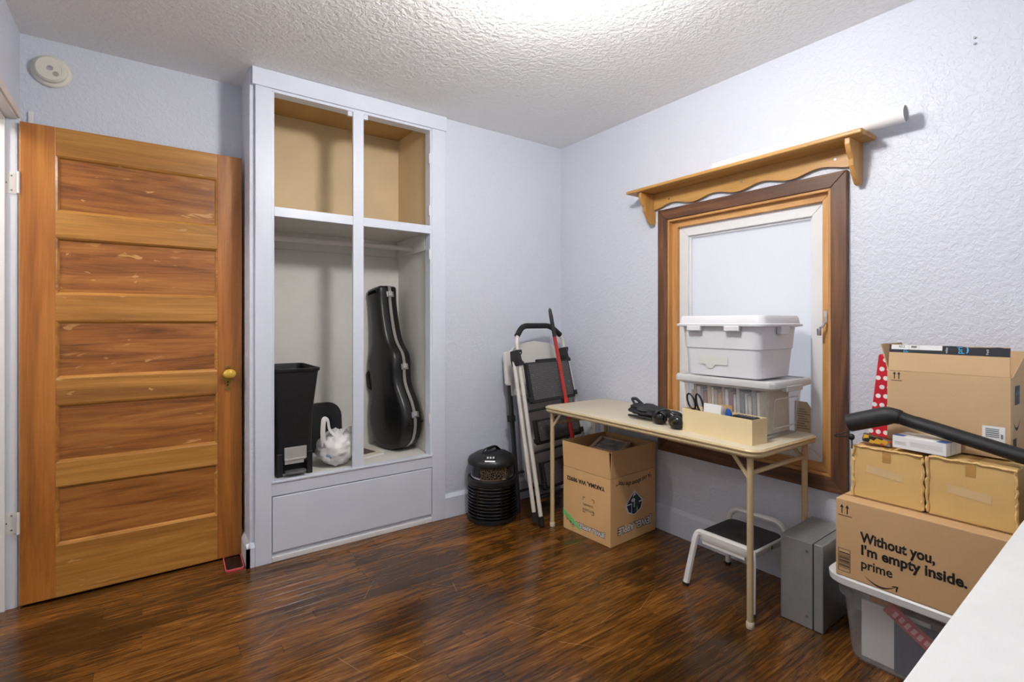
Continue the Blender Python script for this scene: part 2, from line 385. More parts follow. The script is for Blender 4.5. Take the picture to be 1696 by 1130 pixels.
# paper tag on the glass
KR = M('kraft_tag', (206, 184, 146), .7, var=.08, vs_=30)
tg = MB().prism([(0, 0), (.075, 0), (.075, .155), (.055, .185), (0, .185)], lambda a, b: (.0585, -.235 - a, .64 + b), lambda a, b: (.0600, -.235 - a, .64 + b)).build('paper_tag', KR, win, label='kraft paper tag stuck on the glass')
ls = [rect(.008, .066 - .01 * (i % 3), .06 + .011 * i, .0622 + .011 * i) for i in range(9)] + [rect(.012, .03, .012, .03), rect(.045, .05, .012, .034), rect(.05, .064, .012, .016), rect(.05, .064, .03, .034), rect(.06, .064, .012, .034)]
flat(ls, (.0585, -.235, .64), (0, -1, 0), (0, 0, 1), INK, tg, 'tag_print')
# sash latch on the right liner
la = MB().box(-.012, -.009, -.404, -.390, 1.19, 1.245).build('latch', CHROME, win, .0006, 1, label='bright metal sash latch')
MB().tube([(-.011, -.397, 1.195), (-.022, -.388, 1.172), (-.024, -.378, 1.168)], .005, 8).build('latch_arm', CHROME, la)
MB().tube([(-.026, -.377, 1.166), (-.024, -.377, 1.135)], .009, 12).build('latch_roller', CHROME, la)

# ================================================================== BUILT-IN CLOSET
CL = thing('built_in_closet', 'open built-in closet with painted face frame, shelf and drawer', 'closet', (.93, YB, 0))
cx = lambda b: (b[0] - .93, b[1] - .93, b[2] - YB, b[3] - YB, b[4], b[5])
def cb(name, mat, b, bv=.0015, label=None): return bx(name, mat, CL, cx(b), bv, label=label)
PLY = M('tan_plywood', (222, 198, 156), .6, var=.08, vs_=3, bump=.1, bs=80)
OFFW = M('closet_offwhite', (226, 223, 216), .6, var=.04, bump=.15, bs=120)
cb('casing', TRIM, (.420, .494, YB - .02, YB, 0, 2.352), .002); cb('casing', TRIM, (1.373, 1.459, YB - .02, YB, 0, 2.352), .002)
cb('head_casing', TRIM, (.406, 1.467, YB - .026, YB, 2.352, 2.4385), .002)
cb('jamb', TRIM, (.488, .506, YB - .014, YB + .05, .335, 2.345)); cb('jamb', TRIM, (1.361, 1.379, YB - .014, YB + .05, .335, 2.345)); cb('head_jamb', TRIM, (.488, 1.379, YB - .014, YB + .05, 2.338, 2.36))
cb('mullion', TRIM, (.899, .957, YB - .018, YB + .004, .40, 2.338)); cb('rail', TRIM, (.506, .899, YB - .016, YB + .004, 1.722, 1.770)); cb('rail', TRIM, (.957, 1.361, YB - .016, YB + .004, 1.722, 1.770))
cb('side_panel_upper', PLY, (.47, .485, YB + .04, 3.25, 1.74, 2.43), 0); cb('side_panel_upper', PLY, (1.379, 1.394, YB + .04, 3.25, 1.74, 2.43), 0)
cb('back_panel_upper', PLY, (.48, 1.385, 3.242, 3.255, 1.74, 2.43), 0); cb('ceiling_panel', M('brown_plywood', (176, 142, 88), .6, var=.12, vs_=4), (.475, 1.39, YB + .04, 3.25, 2.425, 2.437), 0)
cb('side_panel', OFFW, (.47, .485, YB + .04, 3.25, .385, 1.74), 0); cb('side_panel', OFFW, (1.379, 1.394, YB + .04, 3.25, .385, 1.74), 0)
cb('back_panel', OFFW, (.48, 1.385, 3.242, 3.255, .385, 1.74), 0)
cb('shelf', OFFW, (.485, 1.379, YB + .004, 3.242, 1.732, 1.752)); cb('cleat', OFFW, (.485, 1.379, 3.222, 3.242, 1.63, 1.732)); cb('cleat', OFFW, (1.361, 1.379, 2.80, 3.222, 1.63, 1.732)); cb('cleat', OFFW, (.485, .503, 2.80, 3.222, 1.63, 1.732))
MB().tube([(.50 - .93, 2.98 - YB, 1.652), (1.362 - .93, 2.98 - YB, 1.660)], .016, 14).build('rod', M('painted_rod', (214, 206, 198), .45), CL, smooth=40)
cb('floor_board', OFFW, (.485, 1.379, YB - .012, 3.242, .378, .398)); cb('sill', TRIM, (.494, 1.373, YB - .016, YB + .03, .328, .400)); cb('sill_lip', TRIM, (.494, 1.373, YB - .022, YB - .012, .392, .402))
cb('drawer_front', TRIM, (.497, 1.370, YB - .019, YB + .01, .048, .323), .003); cb('kick_board', TRIM, (.494, 1.373, YB - .006, YB + .01, 0, .05)); cb('shoe_strip', WHITE, (.494, 1.373, YB - .018, YB - .004, 0, .026), .003)
cb('catch', TRIM, (.872, .897, YB - .012, YB + .006, 2.312, 2.338)); cb('catch', TRIM, (.958, .983, YB - .012, YB + .006, 2.312, 2.338))
for hz in (2.17, 1.86, 1.60, .62): MB().box(1.357 - .93, 1.3625 - .93, -.012, .004, hz - .03, hz + .03).tube([(1.358 - .93, -.013, hz - .03), (1.358 - .93, -.013, hz + .03)], .004, 8).build('hinge', HINGE, CL)

# ================================================================== LAMPS
def dome(name, label, x, y, r, strength):
    L = thing(name, label, 'ceiling light', (x, y, H))
    MB().lathe([(.10, 0), (.105, -.008), (.134, -.034), (.131, -.038), (.05, -.034), (.05, -.046), (.02, -.046)], 40).build('base_shade_pan', WHITE, L, smooth=40)  # base flared into an added pan that shades the ceiling around the globe
    n = 18; pr = [(.052, -.046)] + [(max(.003, r * math.sin(R(26 + 154 * k / n))), -.046 - r * .82 * (math.cos(R(26)) - math.cos(R(26 + 154 * k / n)))) for k in range(n + 1)]
    MB().lathe(pr, 40).build('glass_globe', emission(name + '_glow', (1, .975, .945, 1), strength), L, smooth=60)
dome('ceiling_lamp', 'round white glass globe lamp in the middle of the room ceiling', 1.035, 1.16, .112, LAMP_STRENGTH)
dome('hallway_lamp', 'round white glass ceiling lamp in the hallway', -1.15, 2.35, .11, HALL_STRENGTH)

# ================================================================== SMOKE ALARM
CRM = M('cream_plastic', (226, 223, 210), .45, var=.02)
A = thing('smoke_alarm', 'round cream smoke alarm high on the wall above the door', 'smoke alarm', (-.350, YA, 2.301), (R(90), 0, 0))
MB().lathe([(.068, 0), (.0705, .006), (.066, .014), (.056, .018), (.02, .018)], 40).build('base_plate', CRM, A, smooth=35)
MB().lathe([(.056, .0175), (.055, .034), (.048, .042), (.003, .044)], 36).build('cover', CRM, A, smooth=35)
MB().lathe([(.010, .043), (.0105, .047), (.002, .048)], 18).build('test_button', CHROME, A, smooth=40)
g = MB()
for i in range(-2, 3):
    for j in range(-2, 3):
        if abs(i) + abs(j) < 4: g.tube([(.018 + i * .0042, -.020 + j * .0042, .0425), (.018 + i * .0042, -.020 + j * .0042, .0445)], .0014, 6)
g.build('sounder_grille', M('grille_brown', (110, 92, 70), .7), A)
MB().tube(arc((.0, -.002), .040, -28, 28, 10, lambda a, b: (a, b, .043)), .0016, 6).build('groove', CRM, A)

# ================================================================== WALL SHELF ABOVE WINDOW
PINE0 = wood('golden_pine', (168, 120, 58), (196, 148, 80), (214, 170, 104), 1, 8, .4, fine=.1)
PINEV = wood('golden_pine_v', (164, 114, 52), (190, 140, 74), (208, 160, 96), 2, 8, .4, fine=.1)
S = thing('wall_shelf', 'golden pine wall shelf with scalloped apron over the window', 'shelf', (XR, 1.385, 1.94))
bx('board', PINE0, S, (-.150, -.001, -.585, .615, -.004, .014), .005)
n = 56; top = [(-.505 + 1.02 * k / n, -.0045) for k in range(n + 1)]; bot = [(a, -.082 - .012 * math.cos((a + .505) / 1.02 * 2 * math.pi * 4)) for a, b in top]
MB().prism(bot + top[::-1], lambda a, b: (-.022, a, b), lambda a, b: (-.002, a, b)).build('apron', PINE0, S)
bp = [(-.002, -.0045), (-.132, -.0045), (-.134, -.03), (-.118, -.06), (-.098, -.085), (-.094, -.11), (-.066, -.15), (-.040, -.178), (-.014, -.182), (-.002, -.165)]
for yy in (-.527, .526): MB().prism(bp, lambda a, b: (a, yy - .010, b), lambda a, b: (a, yy + .010, b)).build('bracket', PINEV, S, .003)
for yy in (-.44, -.02, .41): MB().tube([(-.0235, yy, -.05), (-.021, yy, -.05)], .005, 10).build('screw', CHROME, S)
tb = thing('paper_roll', 'rolled white paper tube lying on the pine shelf', 'paper roll', (2.33, 1.0, 1.9545))
n = 20; rg = []
for k in range(n + 1):
    y_ = -.32 + .80 * k / n; r_ = .031 - .008 * k / n
    rg.append([(r_ * math.cos(a), y_, .0 + r_ + r_ * math.sin(a)) for a in [2 * math.pi * j / 18 for j in range(18)]])
MB().loft(rg, False).build('roll', PAPER, tb, smooth=50)
MB().tube([(0, -.319, .031), (0, -.30, .031)], .027, 18).build('roll_core', M('grey_roll_core', (150, 150, 150), .7), tb)

# ================================================================== CLOSET CONTENTS
B = thing('pedal_bin', 'tall black plastic pedal bin without lid inside the closet', 'trash can', (.615, 2.955, .398))
def binring(w, d, z, r=.03, sx=0): return ring(w, d, r, z, sx, 0)
pr = [(.175, .345, .07), (.178, .35, .20), (.185, .36, .33), (.205, .375, .42), (.235, .39, .545)]
m = MB().loft([binring(w, d, z) for w, d, z in pr] + [binring(.225, .38, .545), binring(.18, .34, .34), binring(.15, .32, .10)])
m.build('body', BLACK, B, smooth=35)
MB().loft([ring(.246, .402, .034, .54), ring(.25, .406, .036, .548), ring(.25, .406, .036, .556), ring(.236, .39, .03, .557), ring(.232, .386, .03, .54)], False, True).build('rim', BLACK, B, smooth=35)
for sx in (-1, 1): bx('foot_post', BLACK, B, (sx * .073 - .0145, sx * .073 + .0145, -.174, .165, 0, .12), .004)
bx('back_base', BLACK, B, (-.086, .086, -.11, .17, 0, .08), .006)
bx('steel_plate', STEEL, B, (-.052, .056, -.1785, -.170, .085, .150), .0015, label='brushed steel front plate')
MB().box(-.052, .05, -.184, -.174, .083, .092).box(-.05, .042, -.179, -.168, .064, .084).build('plate_lip', STEEL, B, .001)
MB().loft([ring(.10, .05, .02, .018, 0, -.185), ring(.104, .054, .022, .024, 0, -.185), ring(.10, .05, .02, .030, 0, -.185)]).build('pedal', M('grey_pedal', (92, 92, 92), .5), B, smooth=35)
bx('handle_notch', DARK, B, (-.11, -.085, -.196, -.19, .548, .5585), .0)

def crumple(d, s, a): return 1 + a * noise.noise(Vector(d) * s) + a * .5 * noise.noise(Vector(d) * s * 2.7 + Vector((3, 1, 2)))
BAGM = translucent('thin_white_plastic', (238, 236, 234), .12, .35)
bag = thing('plastic_bag', 'knotted white plastic grocery bag on the closet floor', 'plastic bag', (.855, 2.86, .398))
def bf(d):
    m_ = crumple(d, 2.2, .16) + .12 * (.4 - abs(noise.noise(Vector(d) * 4.2))) + .05 * (.4 - abs(noise.noise(Vector(d) * 9)))
    if d.z < -.55: m_ *= .9
    return m_
MB().ball((0, 0, .095), .105, .105, .098, 56, 36, bf).build('bag_body', BAGM, bag, smooth=60)
for pts in ([(-.085, -.04, .12), (-.095, -.055, .20), (-.088, -.05, .275), (-.062, -.035, .265), (-.055, -.04, .20), (-.015, -.055, .165)], [(.0, -.05, .16), (.03, -.06, .215), (.06, -.05, .215), (.07, -.03, .18), (.05, -.01, .15)]):
    MB().tube(fillet(pts, .04), .013, 8, flat=.3).build('bag_handle', BAGM, bag, smooth=60)
MB().ball((-.050, -.052, .075), .036, .03, .020, 16, 10, lambda d: crumple(d, 2, .2)).build('blue_wrapper', M('blue_wrapper', (126, 150, 178), .5, var=.3, vs_=30), bag, smooth=60)
ld = thing('bin_lid', 'black rounded bin lid leaning on the closet back panel', 'lid', (.865, 3.20, .398), (R(-6), 0, 0))
MB().prism([(a, b) for a, b in rrect(.24, .30, .09, 8, 0, .15)], lambda a, b: (a, -.02, b), lambda a, b: (a, .004, b)).build('lid_plate', BLACK, ld, .006, 2)
bx('lid_hinge', BLACK, ld, (-.125, -.10, -.03, -.005, .28, .345), .003)

# ---- guitar case
def outline(ins=0):
    half = [(0, 0), (.09, .012), (.155, .055), (.190, .13), (.196, .20), (.180, .28), (.150, .35), (.134, .41), (.137, .47), (.147, .53), (.140, .585), (.112, .63), (.088, .68), (.074, .76), (.068, .86), (.068, .94), (.076, 1.0), (.072, 1.028), (.04, 1.034)]
    P = [(-a, b) for a, b in half[::-1]][:-1] + half
    P = [Vector(p).to_2d() if False else Vector((p[0], p[1])) for p in P]
    # smooth once by subdivision
    Q = []
    for i in range(len(P)):
        a, b, c, d = P[i - 1], P[i], P[(i + 1) % len(P)], P[(i + 2) % len(P)]
        Q.append(b); Q.append((b + c) * .5625 - (a + d) * .0625)
    P = Q; out = []
    for i in range(len(P)):
        tgt = (P[(i + 1) % len(P)] - P[i - 1]).normalized(); nrm = Vector((-tgt.y, tgt.x))
        out.append(P[i] + nrm * ins)
    c = sum((p.length for p in P), 0)
    return out
def side(ins):   # make sure that a positive inset shrinks
    a = outline(ins); b = outline(-ins)
    wa = max(p.x for p in a); wb = max(p.x for p in b)
    small, big = (a, b) if wa < wb else (b, a)
    return small if ins >= 0 else big
CASE = M('black_case_shell', (20, 20, 21), .34, var=.15, bump=.1, bs=260)
GC = thing('guitar_case', 'black hard shell guitar case with silver band standing in the closet', 'guitar case', (1.277, 2.995, .400), (R(-10), 0, R(13)))
rgs = lambda seq: [[(x_, p.x, p.y) for p in side(i_)] for x_, i_ in seq]
MB().loft(rgs([(-.004, 0), (-.055, .001), (-.068, .008), (-.075, .022), (-.080, .045)])).build('lid', CASE, GC, smooth=45)
MB().loft(rgs([(.004, 0), (.045, .001), (.056, .008), (.060, .02)])).build('base', CASE, GC, smooth=45)
MB().loft(rgs([(-.010, -.0025), (.010, -.0025), (.010, .004), (-.010, .004)]), False, True).build('silver_band', M('silver_valance', (205, 203, 200), .3, .8), GC, smooth=45)
MB().loft(rgs([(-.018, -.0012), (-.0145, -.0012), (-.0145, .003), (-.018, .003)]), False, True).build('piping', BLKG, GC, smooth=45)
def onside(h):   # point on the outline's front side at height h
    return min((p for p in outline(0) if p.x < 0), key=lambda p: abs(p.y - h))
for h in (.20, .50, .975):
    p = onside(h); k = MB().box(-.026, .026, p.x - .009, p.x + .006, h - .018, h + .018).build('latch', CHROME, GC, .002)
    MB().box(-.012, .012, p.x - .012, p.x - .007, h - .008, h + .020).build('latch_lever', STEEL, k, .0015)
for h, x_ in ((.155, .046), (.145, -.035)):
    p = onside(h); MB().ball((x_, p.x - .004, h), .008, .008, .008, 10, 6).build('rest_stud', BLKG, GC, smooth=60)
MB().ball((.02, onside(.97).x - .002, .985), .007, .007, .007, 10, 6).build('rest_stud', BLKG, GC, smooth=60)
MB().tube(fillet([(-.045, .130, .385), (-.060, .172, .40), (-.060, .172, .50), (-.045, .135, .515)], .02), .011, 10).build('carry_handle', BLACK, GC, smooth=50)
st = bx('sticker', PAPER, GC, (-.0765, -.0750, -.012, .022, .955, .995), 0)
flat([rect(-.009, .009, -.012, 0)], (-.0766, .005, .975), (0, -1, 0), (0, 0, 1), M('red_print', (170, 60, 60), .5), st, 'sticker_print')
bk = thing('picture_book', 'cream booklet with a dark picture lying beside the guitar case', 'book', (1.052, 2.955, .398), (0, 0, R(14)))
bx('pages', PAPER, bk, (-.10, .085, -.06, .16, .0005, .014), .001); bx('cover', M('cream_cover', (224, 216, 200), .5), bk, (-.105, .09, -.065, .165, .0145, .018), .001)
bx('cover_picture', M('dark_picture', (92, 74, 62), .5, var=.5, vs_=18), bk, (-.07, .05, -.03, .10, .0181, .0186))
bx('back_cover', M('cream_cover', (224, 216, 200)), bk, (-.105, .075, -.075, .155, 0, .0005))

# ================================================================== AIR PURIFIER
AP = thing('air_purifier', 'black drum air purifier with ringed base beside the closet', 'air purifier', (1.708, 2.585, 0))
MB().lathe([(.148, 0), (.150, .006), (.150, .022), (.140, .026), (.132, .03), (.132, .225), (.02, .225)], 48).build('inner_drum', BLACK, AP, smooth=35)
for k in range(10):
    z_ = .036 + k * .0192
    MB().lathe([(.130, z_), (.146, z_ - .001), (.1485, z_ + .004), (.1465, z_ + .0085), (.130, z_ + .009)], 48).build('louvre_ring', BLKG, AP, smooth=50)
for a in range(0, 360, 60):
    c_, s_ = math.cos(R(a + 20)), math.sin(R(a + 20)); MB().obox((.138 * c_, .138 * s_, .13), (.005 * c_, .005 * s_, 0), (-.003 * s_, .003 * c_, 0), (0, 0, .095)).build('rib', BLACK, AP)
MB().lathe([(.149, .222), (.150, .228), (.149, .252), (.137, .256), (.132, .245)], 48).build('collar', BLACK, AP, smooth=35)
t = NT('damask_panel'); t.setp(.25, .6); vo = t.n('TexVoronoi', feature='DISTANCE_TO_EDGE'); vo.inputs['Scale'].default_value = 95; t.l(t.coord(), vo.inputs['Vector'])
t.l(t.ramp(vo.outputs['Distance'], [(.05, srgb((150, 138, 120))), (.11, srgb((26, 24, 24)))]), t.b.inputs['Base Color'])
MB().lathe([(.128, .246), (.128, .345)], 48).build('cartridge', BLKG, AP, smooth=35)
m = MB(); a0, a1 = 205, 300; n = 20
m.loft([[((.1285 + e) * math.cos(R(a0 + (a1 - a0) * k / n)), (.1285 + e) * math.sin(R(a0 + (a1 - a0) * k / n)), z_) for k in range(n + 1)] for e, z_ in ((0, .268), (.001, .2685), (.001, .338), (0, .3385))], False)
m.build('patterned_panel', t.m, AP, smooth=35)
MB().lathe([(.128, .252), (.1305, .254), (.1305, .265), (.128, .267)], 48).build('metal_band', CHROME, AP, smooth=35)
MB().lathe([(.136, .332), (.147, .338), (.149, .352), (.140, .372), (.095, .398), (.04, .408), (.003, .409)], 48).build('lid', BLACK, AP, smooth=40)
MB().tube(fillet([(-.075, -.012, .396), (-.055, -.010, .424), (.03, .006, .430), (.062, .012, .402)], .03), .014, 10, flat=.6).build('handle', BLKG, AP, smooth=50)
pn = MB().obox((-.068, -.088, .3905), (.026, -.019, 0), (-.012, -.016, -.008), (.001, .0012, .003)).build('control_panel', BLKG, AP, .001)
for k in range(3): MB().obox((-.084 + .014 * k, -.083 - .0095 * k, .3935), (.004, -.003, 0), (-.003, -.004, -.002), (.0006, .0008, .002)).build('button', STEEL, pn)
MB().obox((-.083, -.104, .3785), (.024, -.018, 0), (-.002, -.003, -.002), (.001, .001, .002)).build('indicator_strip', CHROME, pn)

# ================================================================== FOLDED CHAIR AND STEP LADDER IN THE CORNER
GREYT = M('dark_grey_tube', (58, 60, 62), .35, .5)
WPL = M('warm_white_resin', (222, 219, 212), .45, var=.02)
GPAN = M('grey_resin', (186, 178, 172), .5, var=.05)
FC = thing('folding_chair', 'folded white resin chair with grey legs behind the ladder', 'folding chair', (2.124, 2.568, 0), (R(-7), 0, R(2)))
tp = [(-.235, .72), (.235, .72), (.245, .93), (.225, 1.0), (.15, 1.055), (0, 1.075), (-.15, 1.055), (-.225, 1.0), (-.245, .93)]
MB().prism(tp, lambda a, b: (a, -.012, b), lambda a, b: (a, .012, b)).build('backrest', WPL, FC, .008, 3)
MB().prism(rrect(.37, .58, .05, 6, .02, .44), lambda a, b: (a, -.012, b), lambda a, b: (a, .014, b)).build('seat', GPAN, FC, .006, 2)
MB().prism(rrect(.40, .05, .015, 4, 0, .745), lambda a, b: (a, -.016, b), lambda a, b: (a, -.010, b)).build('seat_edge', WPL, FC, .003)
for sx in (-1, 1):
    MB().tube([(sx * .235, -.004, .02), (sx * .238, -.004, .80)], .012, 10).build('leg', GREYT, FC, smooth=40)
    MB().tube([(sx * .213, .012, .02), (sx * .216, .010, .80)], .010, 10).build('leg', GREYT, FC, smooth=40)
    MB().prism(rrect(.045, .22, .02, 5, sx * .237, .90), lambda a, b: (a, -.018, b), lambda a, b: (a, .012, b)).build('back_post', WPL, FC, .006, 2)
    for z_ in (0, ): MB().tube([(sx * .235, -.004, .002), (sx * .235, -.004, .035)], .016, 10).build('foot', RUBBER, FC)
    bx('bracket', RUBBER, FC, (sx * .235 - .02, sx * .235 + .02, -.022, .02, .56, .60), .004)
for z_ in (.12, .235): MB().tube([(-.235, 0, z_), (.235, 0, z_)], .008, 8).build('cross_bar', GREYT, FC)

LT = M('ladder_tube', (214, 210, 202), .35, .2, var=.03)
t = NT('tread_rubber'); t.setp(.55); b_ = t.n('TexBrick'); b_.inputs['Scale'].default_value = 30; t.l(t.coord(rot=(R(90), 0, 0)), b_.inputs['Vector'])
b_.inputs['Color1'].default_value = srgb((30, 30, 31)); b_.inputs['Color2'].default_value = srgb((34, 34, 35)); b_.inputs['Mortar'].default_value = srgb((112, 112, 112)); b_.inputs['Mortar Size'].default_value = .045
d_ = t.noise(t.coord(), 60, 3); t.l(t.mix(t.ramp(d_, [(.62, G4(0)), (.75, G4(.6))]), b_.outputs['Color'], srgb((150, 146, 140))), t.b.inputs['Base Color']); t.bump(b_.outputs['Fac'], .5, .002)
TREAD = t.m
SL = thing('step_ladder', 'folded three step ladder with black treads leaning in the corner', 'step ladder', (2.10 + .032, 2.350 + .014, 0), (R(-13.2), 0, R(11)))
for sx in (-1, 1):
    u0, u1 = sx * .285, sx * .238
    MB().tube([(u0, -.030, .03), (u1, -.030, 1.03)], .013, 12).build('front_rail', LT, SL, smooth=40)
    MB().tube([(u0 - sx * .004 - .028, -.004, .06), (u1 - .022, -.006, 1.0)], .0125, 12).build('rear_rail', LT, SL, smooth=40)
    MB().tube([(u0, -.030, 0), (u0 - sx * .001, -.030, .055)], .0165, 12).build('foot', RUBBER, SL, smooth=40)
    MB().tube([(u0 - sx * .004 - .028, -.004, .028), (u0 - sx * .005 - .028, -.004, .085)], .016, 12).build('foot', RUBBER, SL, smooth=40)
    k = MB().prism([(-.020, -.01), (.02, -.01), (.022, .006), (.008, .018), (.006, .045), (.018, .058), (.020, .078), (-.016, .078), (-.024, .03)], lambda a, b: (u1 + a * 1.2 - .008, -.052, .955 + b * 1.1), lambda a, b: (u1 + a * 1.2 - .008, .012, .955 + b * 1.1)).build('joint_bracket', BLACK, SL, .003)
    MB().tube([(u1 - .01, -.056, 1.02), (u1 - .01, -.05, 1.02)], .004, 8).build('rivet', CHROME, k)
hp = fillet([(-.238, -.030, 1.0), (-.236, -.030, 1.115), (-.155, -.030, 1.195), (.125, -.030, 1.195), (.236, -.030, 1.115), (.238, -.030, 1.0)], .06)
MB().tube(hp, .0125, 12).build('handle_bow', LT, SL, smooth=50)
MB().tube(fillet([(-.222, -.030, 1.130), (-.155, -.030, 1.195), (.125, -.030, 1.195), (.215, -.030, 1.130)], .05), .018, 14).build('grip', RUBBER, SL, smooth=50)
for (z0, z1, w, yo) in ((.70, .955, .43, -.062), (.452, .600, .43, -.056), (.185, .350, .43, -.050)):
    s_ = MB().prism([(-w / 2, z1), (-w / 2 - .006, z0 + .01), (-w / 2, z0), (w / 2, z0), (w / 2 + .006, z0 + .01), (w / 2, z1)], lambda a, b: (a, yo, b), lambda a, b: (a, yo + .030, b)).build('tread', BLACK, SL, .004)
    MB().prism(rrect(w - .03, z1 - z0 - .03, .01, 3, 0, (z0 + z1) / 2 + .004), lambda a, b: (a, yo - .002, b), lambda a, b: (a, yo + .002, b)).build('tread_mat', TREAD, s_)
    MB().box(-w / 2 - .02, -w / 2 + .004, yo + .004, yo + .026, z0 + .012, z0 + .04).box(w / 2 - .004, w / 2 + .026, yo - .006, yo + .022, z0 + .012, z0 + .045).build('pivot_block', BLACK, s_, .003)
bx('platform_tab', BLACK, SL, (-.10, .10, -.055, -.035, .95, .972), .005)
for z_ in (.66, .41, .15): MB().tube([(-.245, -.02, z_), (.245, -.02, z_)], .008, 8).build('cross_brace', GREYT, SL)

RED = M('red_plastic', (205, 42, 34), .3, var=.06)
DP_ = thing('long_handled_dustpan', 'red long handled dustpan leaning on the step ladder', 'dustpan', (2.170, 2.272, 0))
p0, p1 = Vector((.0, -.0, .14)), Vector((-.085, .185, 1.18)); dd = (p1 - p0)
MB().tube([p0, p0 + dd * .56], .0135, 12).build('pole', RED, DP_, smooth=40); MB().tube([p0 + dd * .55, p0 + dd * .93], .0115, 12).build('pole_upper', M('dark_red_plastic', (176, 44, 36), .3), DP_, smooth=40)
MB().tube([p0 + dd * .925, p0 + dd * .99, p0 + dd * 1.05, p0 + dd * 1.09, p0 + dd * 1.10], [.013, .0125, .013, .010, .003], 12).build('grip', BLACK, DP_, smooth=40)
MB().prism([(-.12, .0), (.12, .0), (.12, .10), (.09, .17), (-.09, .17), (-.12, .10)], lambda a, b: (a, .012 + .02 * b, b + .001), lambda a, b: (a, .030 + .02 * b, b + .001)).build('pan', RED, DP_, .006, 2)
for sx in (-1, 1): MB().prism([(.012, .001), (-.03, .001), (-.028, .03), (.014, .10)], lambda a, b: (sx * .119 - .003, a, b), lambda a, b: (sx * .119 + .003, a, b)).build('pan_side', RED, DP_, .002)
bx('pan_floor', RED, DP_, (-.119, .119, -.03, .014, .001, .006), .001)

# outlets
for i, (yc, nm, lb) in enumerate(((2.425, 'power_outlet', 'white double power outlet on the wall behind the table'), (2.305, 'blank_wall_plate', 'blank white wall plate next to the power outlet'))):
    o = thing(nm, lb, 'outlet' if i == 0 else 'wall plate', (XR, yc, .505))
    bx('plate', WHITE, o, (-.007, 0, -.037, .037, -.06, .06), .003)
    if i == 0:
        for zc in (-.021, .021):
            s_ = MB().prism(rrect(.034, .028, .012, 5, 0, zc), lambda a, b: (-.0085, a, b), lambda a, b: (-.0065, a, b)).build('socket', WHITE, o)
            MB().box(-.009, -.008, -.008, -.006, zc, zc + .008).box(-.009, -.008, .006, .008, zc, zc + .008).tube([(-.009, 0, zc - .006), (-.008, 0, zc - .006)], .0025, 8).build('slots', DARK, s_)
    else:
        for zc in (-.035, .035): MB().tube([(-.008, 0, zc), (-.0065, 0, zc)], .003, 8).build('screw', SCREW, o)
for z_ in (2.192, 2.213): tag(MB().tube([(XR - .006, .499, z_), (XR + .01, .499, z_)], .004, 8).build('wall_nail', SCREW), 'small dark nail in the bare wall right of the shelf', 'nail', 'pair of nails in the window wall')

# phone
PH = thing('mobile_phone', 'black phone in a coral pink case on the floor by the door', 'phone', (.338, 2.822, 0), (0, 0, R(-2)))
CORAL = M('coral_case', (226, 92, 104), .45)
MB().loft([ring(.078, .165, .012, .0), ring(.080, .167, .013, .004), ring(.080, .167, .013, .0105), ring(.072, .159, .010, .0105), ring(.072, .159, .01, .004)]).build('phone_case', CORAL, PH, smooth=35)
MB().loft([ring(.0715, .1585, .01, .0042), ring(.0715, .1585, .01, .0095)]).build('screen', BLKG, PH)

# ================================================================== FOLDING TABLE
BEI = M('beige_vinyl', (208, 196, 172), .5, var=.03, bump=.1, bs=200)
BEIM = M('beige_enamel', (206, 184, 142), .32, .1, var=.03)
TZ = .703
FT = thing('folding_table', 'long narrow beige folding table against the window wall', 'table', (2.130, 1.655, 0), (0, 0, R(-.6)))
TW, TL = .515, 1.30
MB().loft([ring(TW - .012, TL - .012, .045, TZ - .012), ring(TW - .012, TL - .012, .045, TZ - .001), ring(TW - .02, TL - .02, .042, TZ)]).build('top', BEI, FT, smooth=40)
MB().loft([ring(TW - .02, TL - .02, .05, TZ - .034), ring(TW - .006, TL - .006, .05, TZ - .030), ring(TW - .002, TL - .002, .05, TZ - .022), ring(TW - .006, TL - .006, .05, TZ - .017), ring(TW, TL, .05, TZ - .013), ring(TW + .002, TL + .002, .05, TZ - .007), ring(TW - .008, TL - .008, .047, TZ - .0015), ring(TW - .03, TL - .03, .04, TZ - .0145)], True).build('rim', BEIM, FT, smooth=50)
for sx in (-1, 1):
    for sy in (-1, 1):
        lx, ly = sx * (TW / 2 - .038), sy * (TL / 2 - .048)
        if sy < 0: ly -= .0
        l_ = MB().tube([(lx, ly, .02), (lx, ly, TZ - .034)], .0125, 14).build('leg', BEIM, FT, smooth=40)
        MB().lathe([(.0145, 0), (.0155, .004), (.0155, .022), (.013, .026)], 16, (lx, ly, 0)).build('foot_cap', M('cream_rubber', (214, 200, 172), .6), l_, smooth=40)
        if True:
            q0, q1 = Vector((lx, ly - sy * .0, TZ - .125)), Vector((lx, ly - sy * .075, TZ - .034))
            MB().obox((q0 + q1) / 2, (.004, 0, 0), Vector((0, q1.y - q0.y, q1.z - q0.z)) * .54, Vector((0, -(q1.z - q0.z), q1.y - q0.y)).normalized() * .008).build('brace', BEIM, l_, .002)
            MB().tube([(lx - .006, ly, TZ - .12), (lx + .006, ly, TZ - .12)], .006, 8).build('brace_rivet', SCREW, l_)
for sy in (-1, 1): MB().tube([(-TW / 2 + .038, sy * (TL / 2 - .048), TZ - .10), (TW / 2 - .038, sy * (TL / 2 - .048), TZ - .10)], .009, 10).build('cross_bar', BEIM, FT, smooth=40)

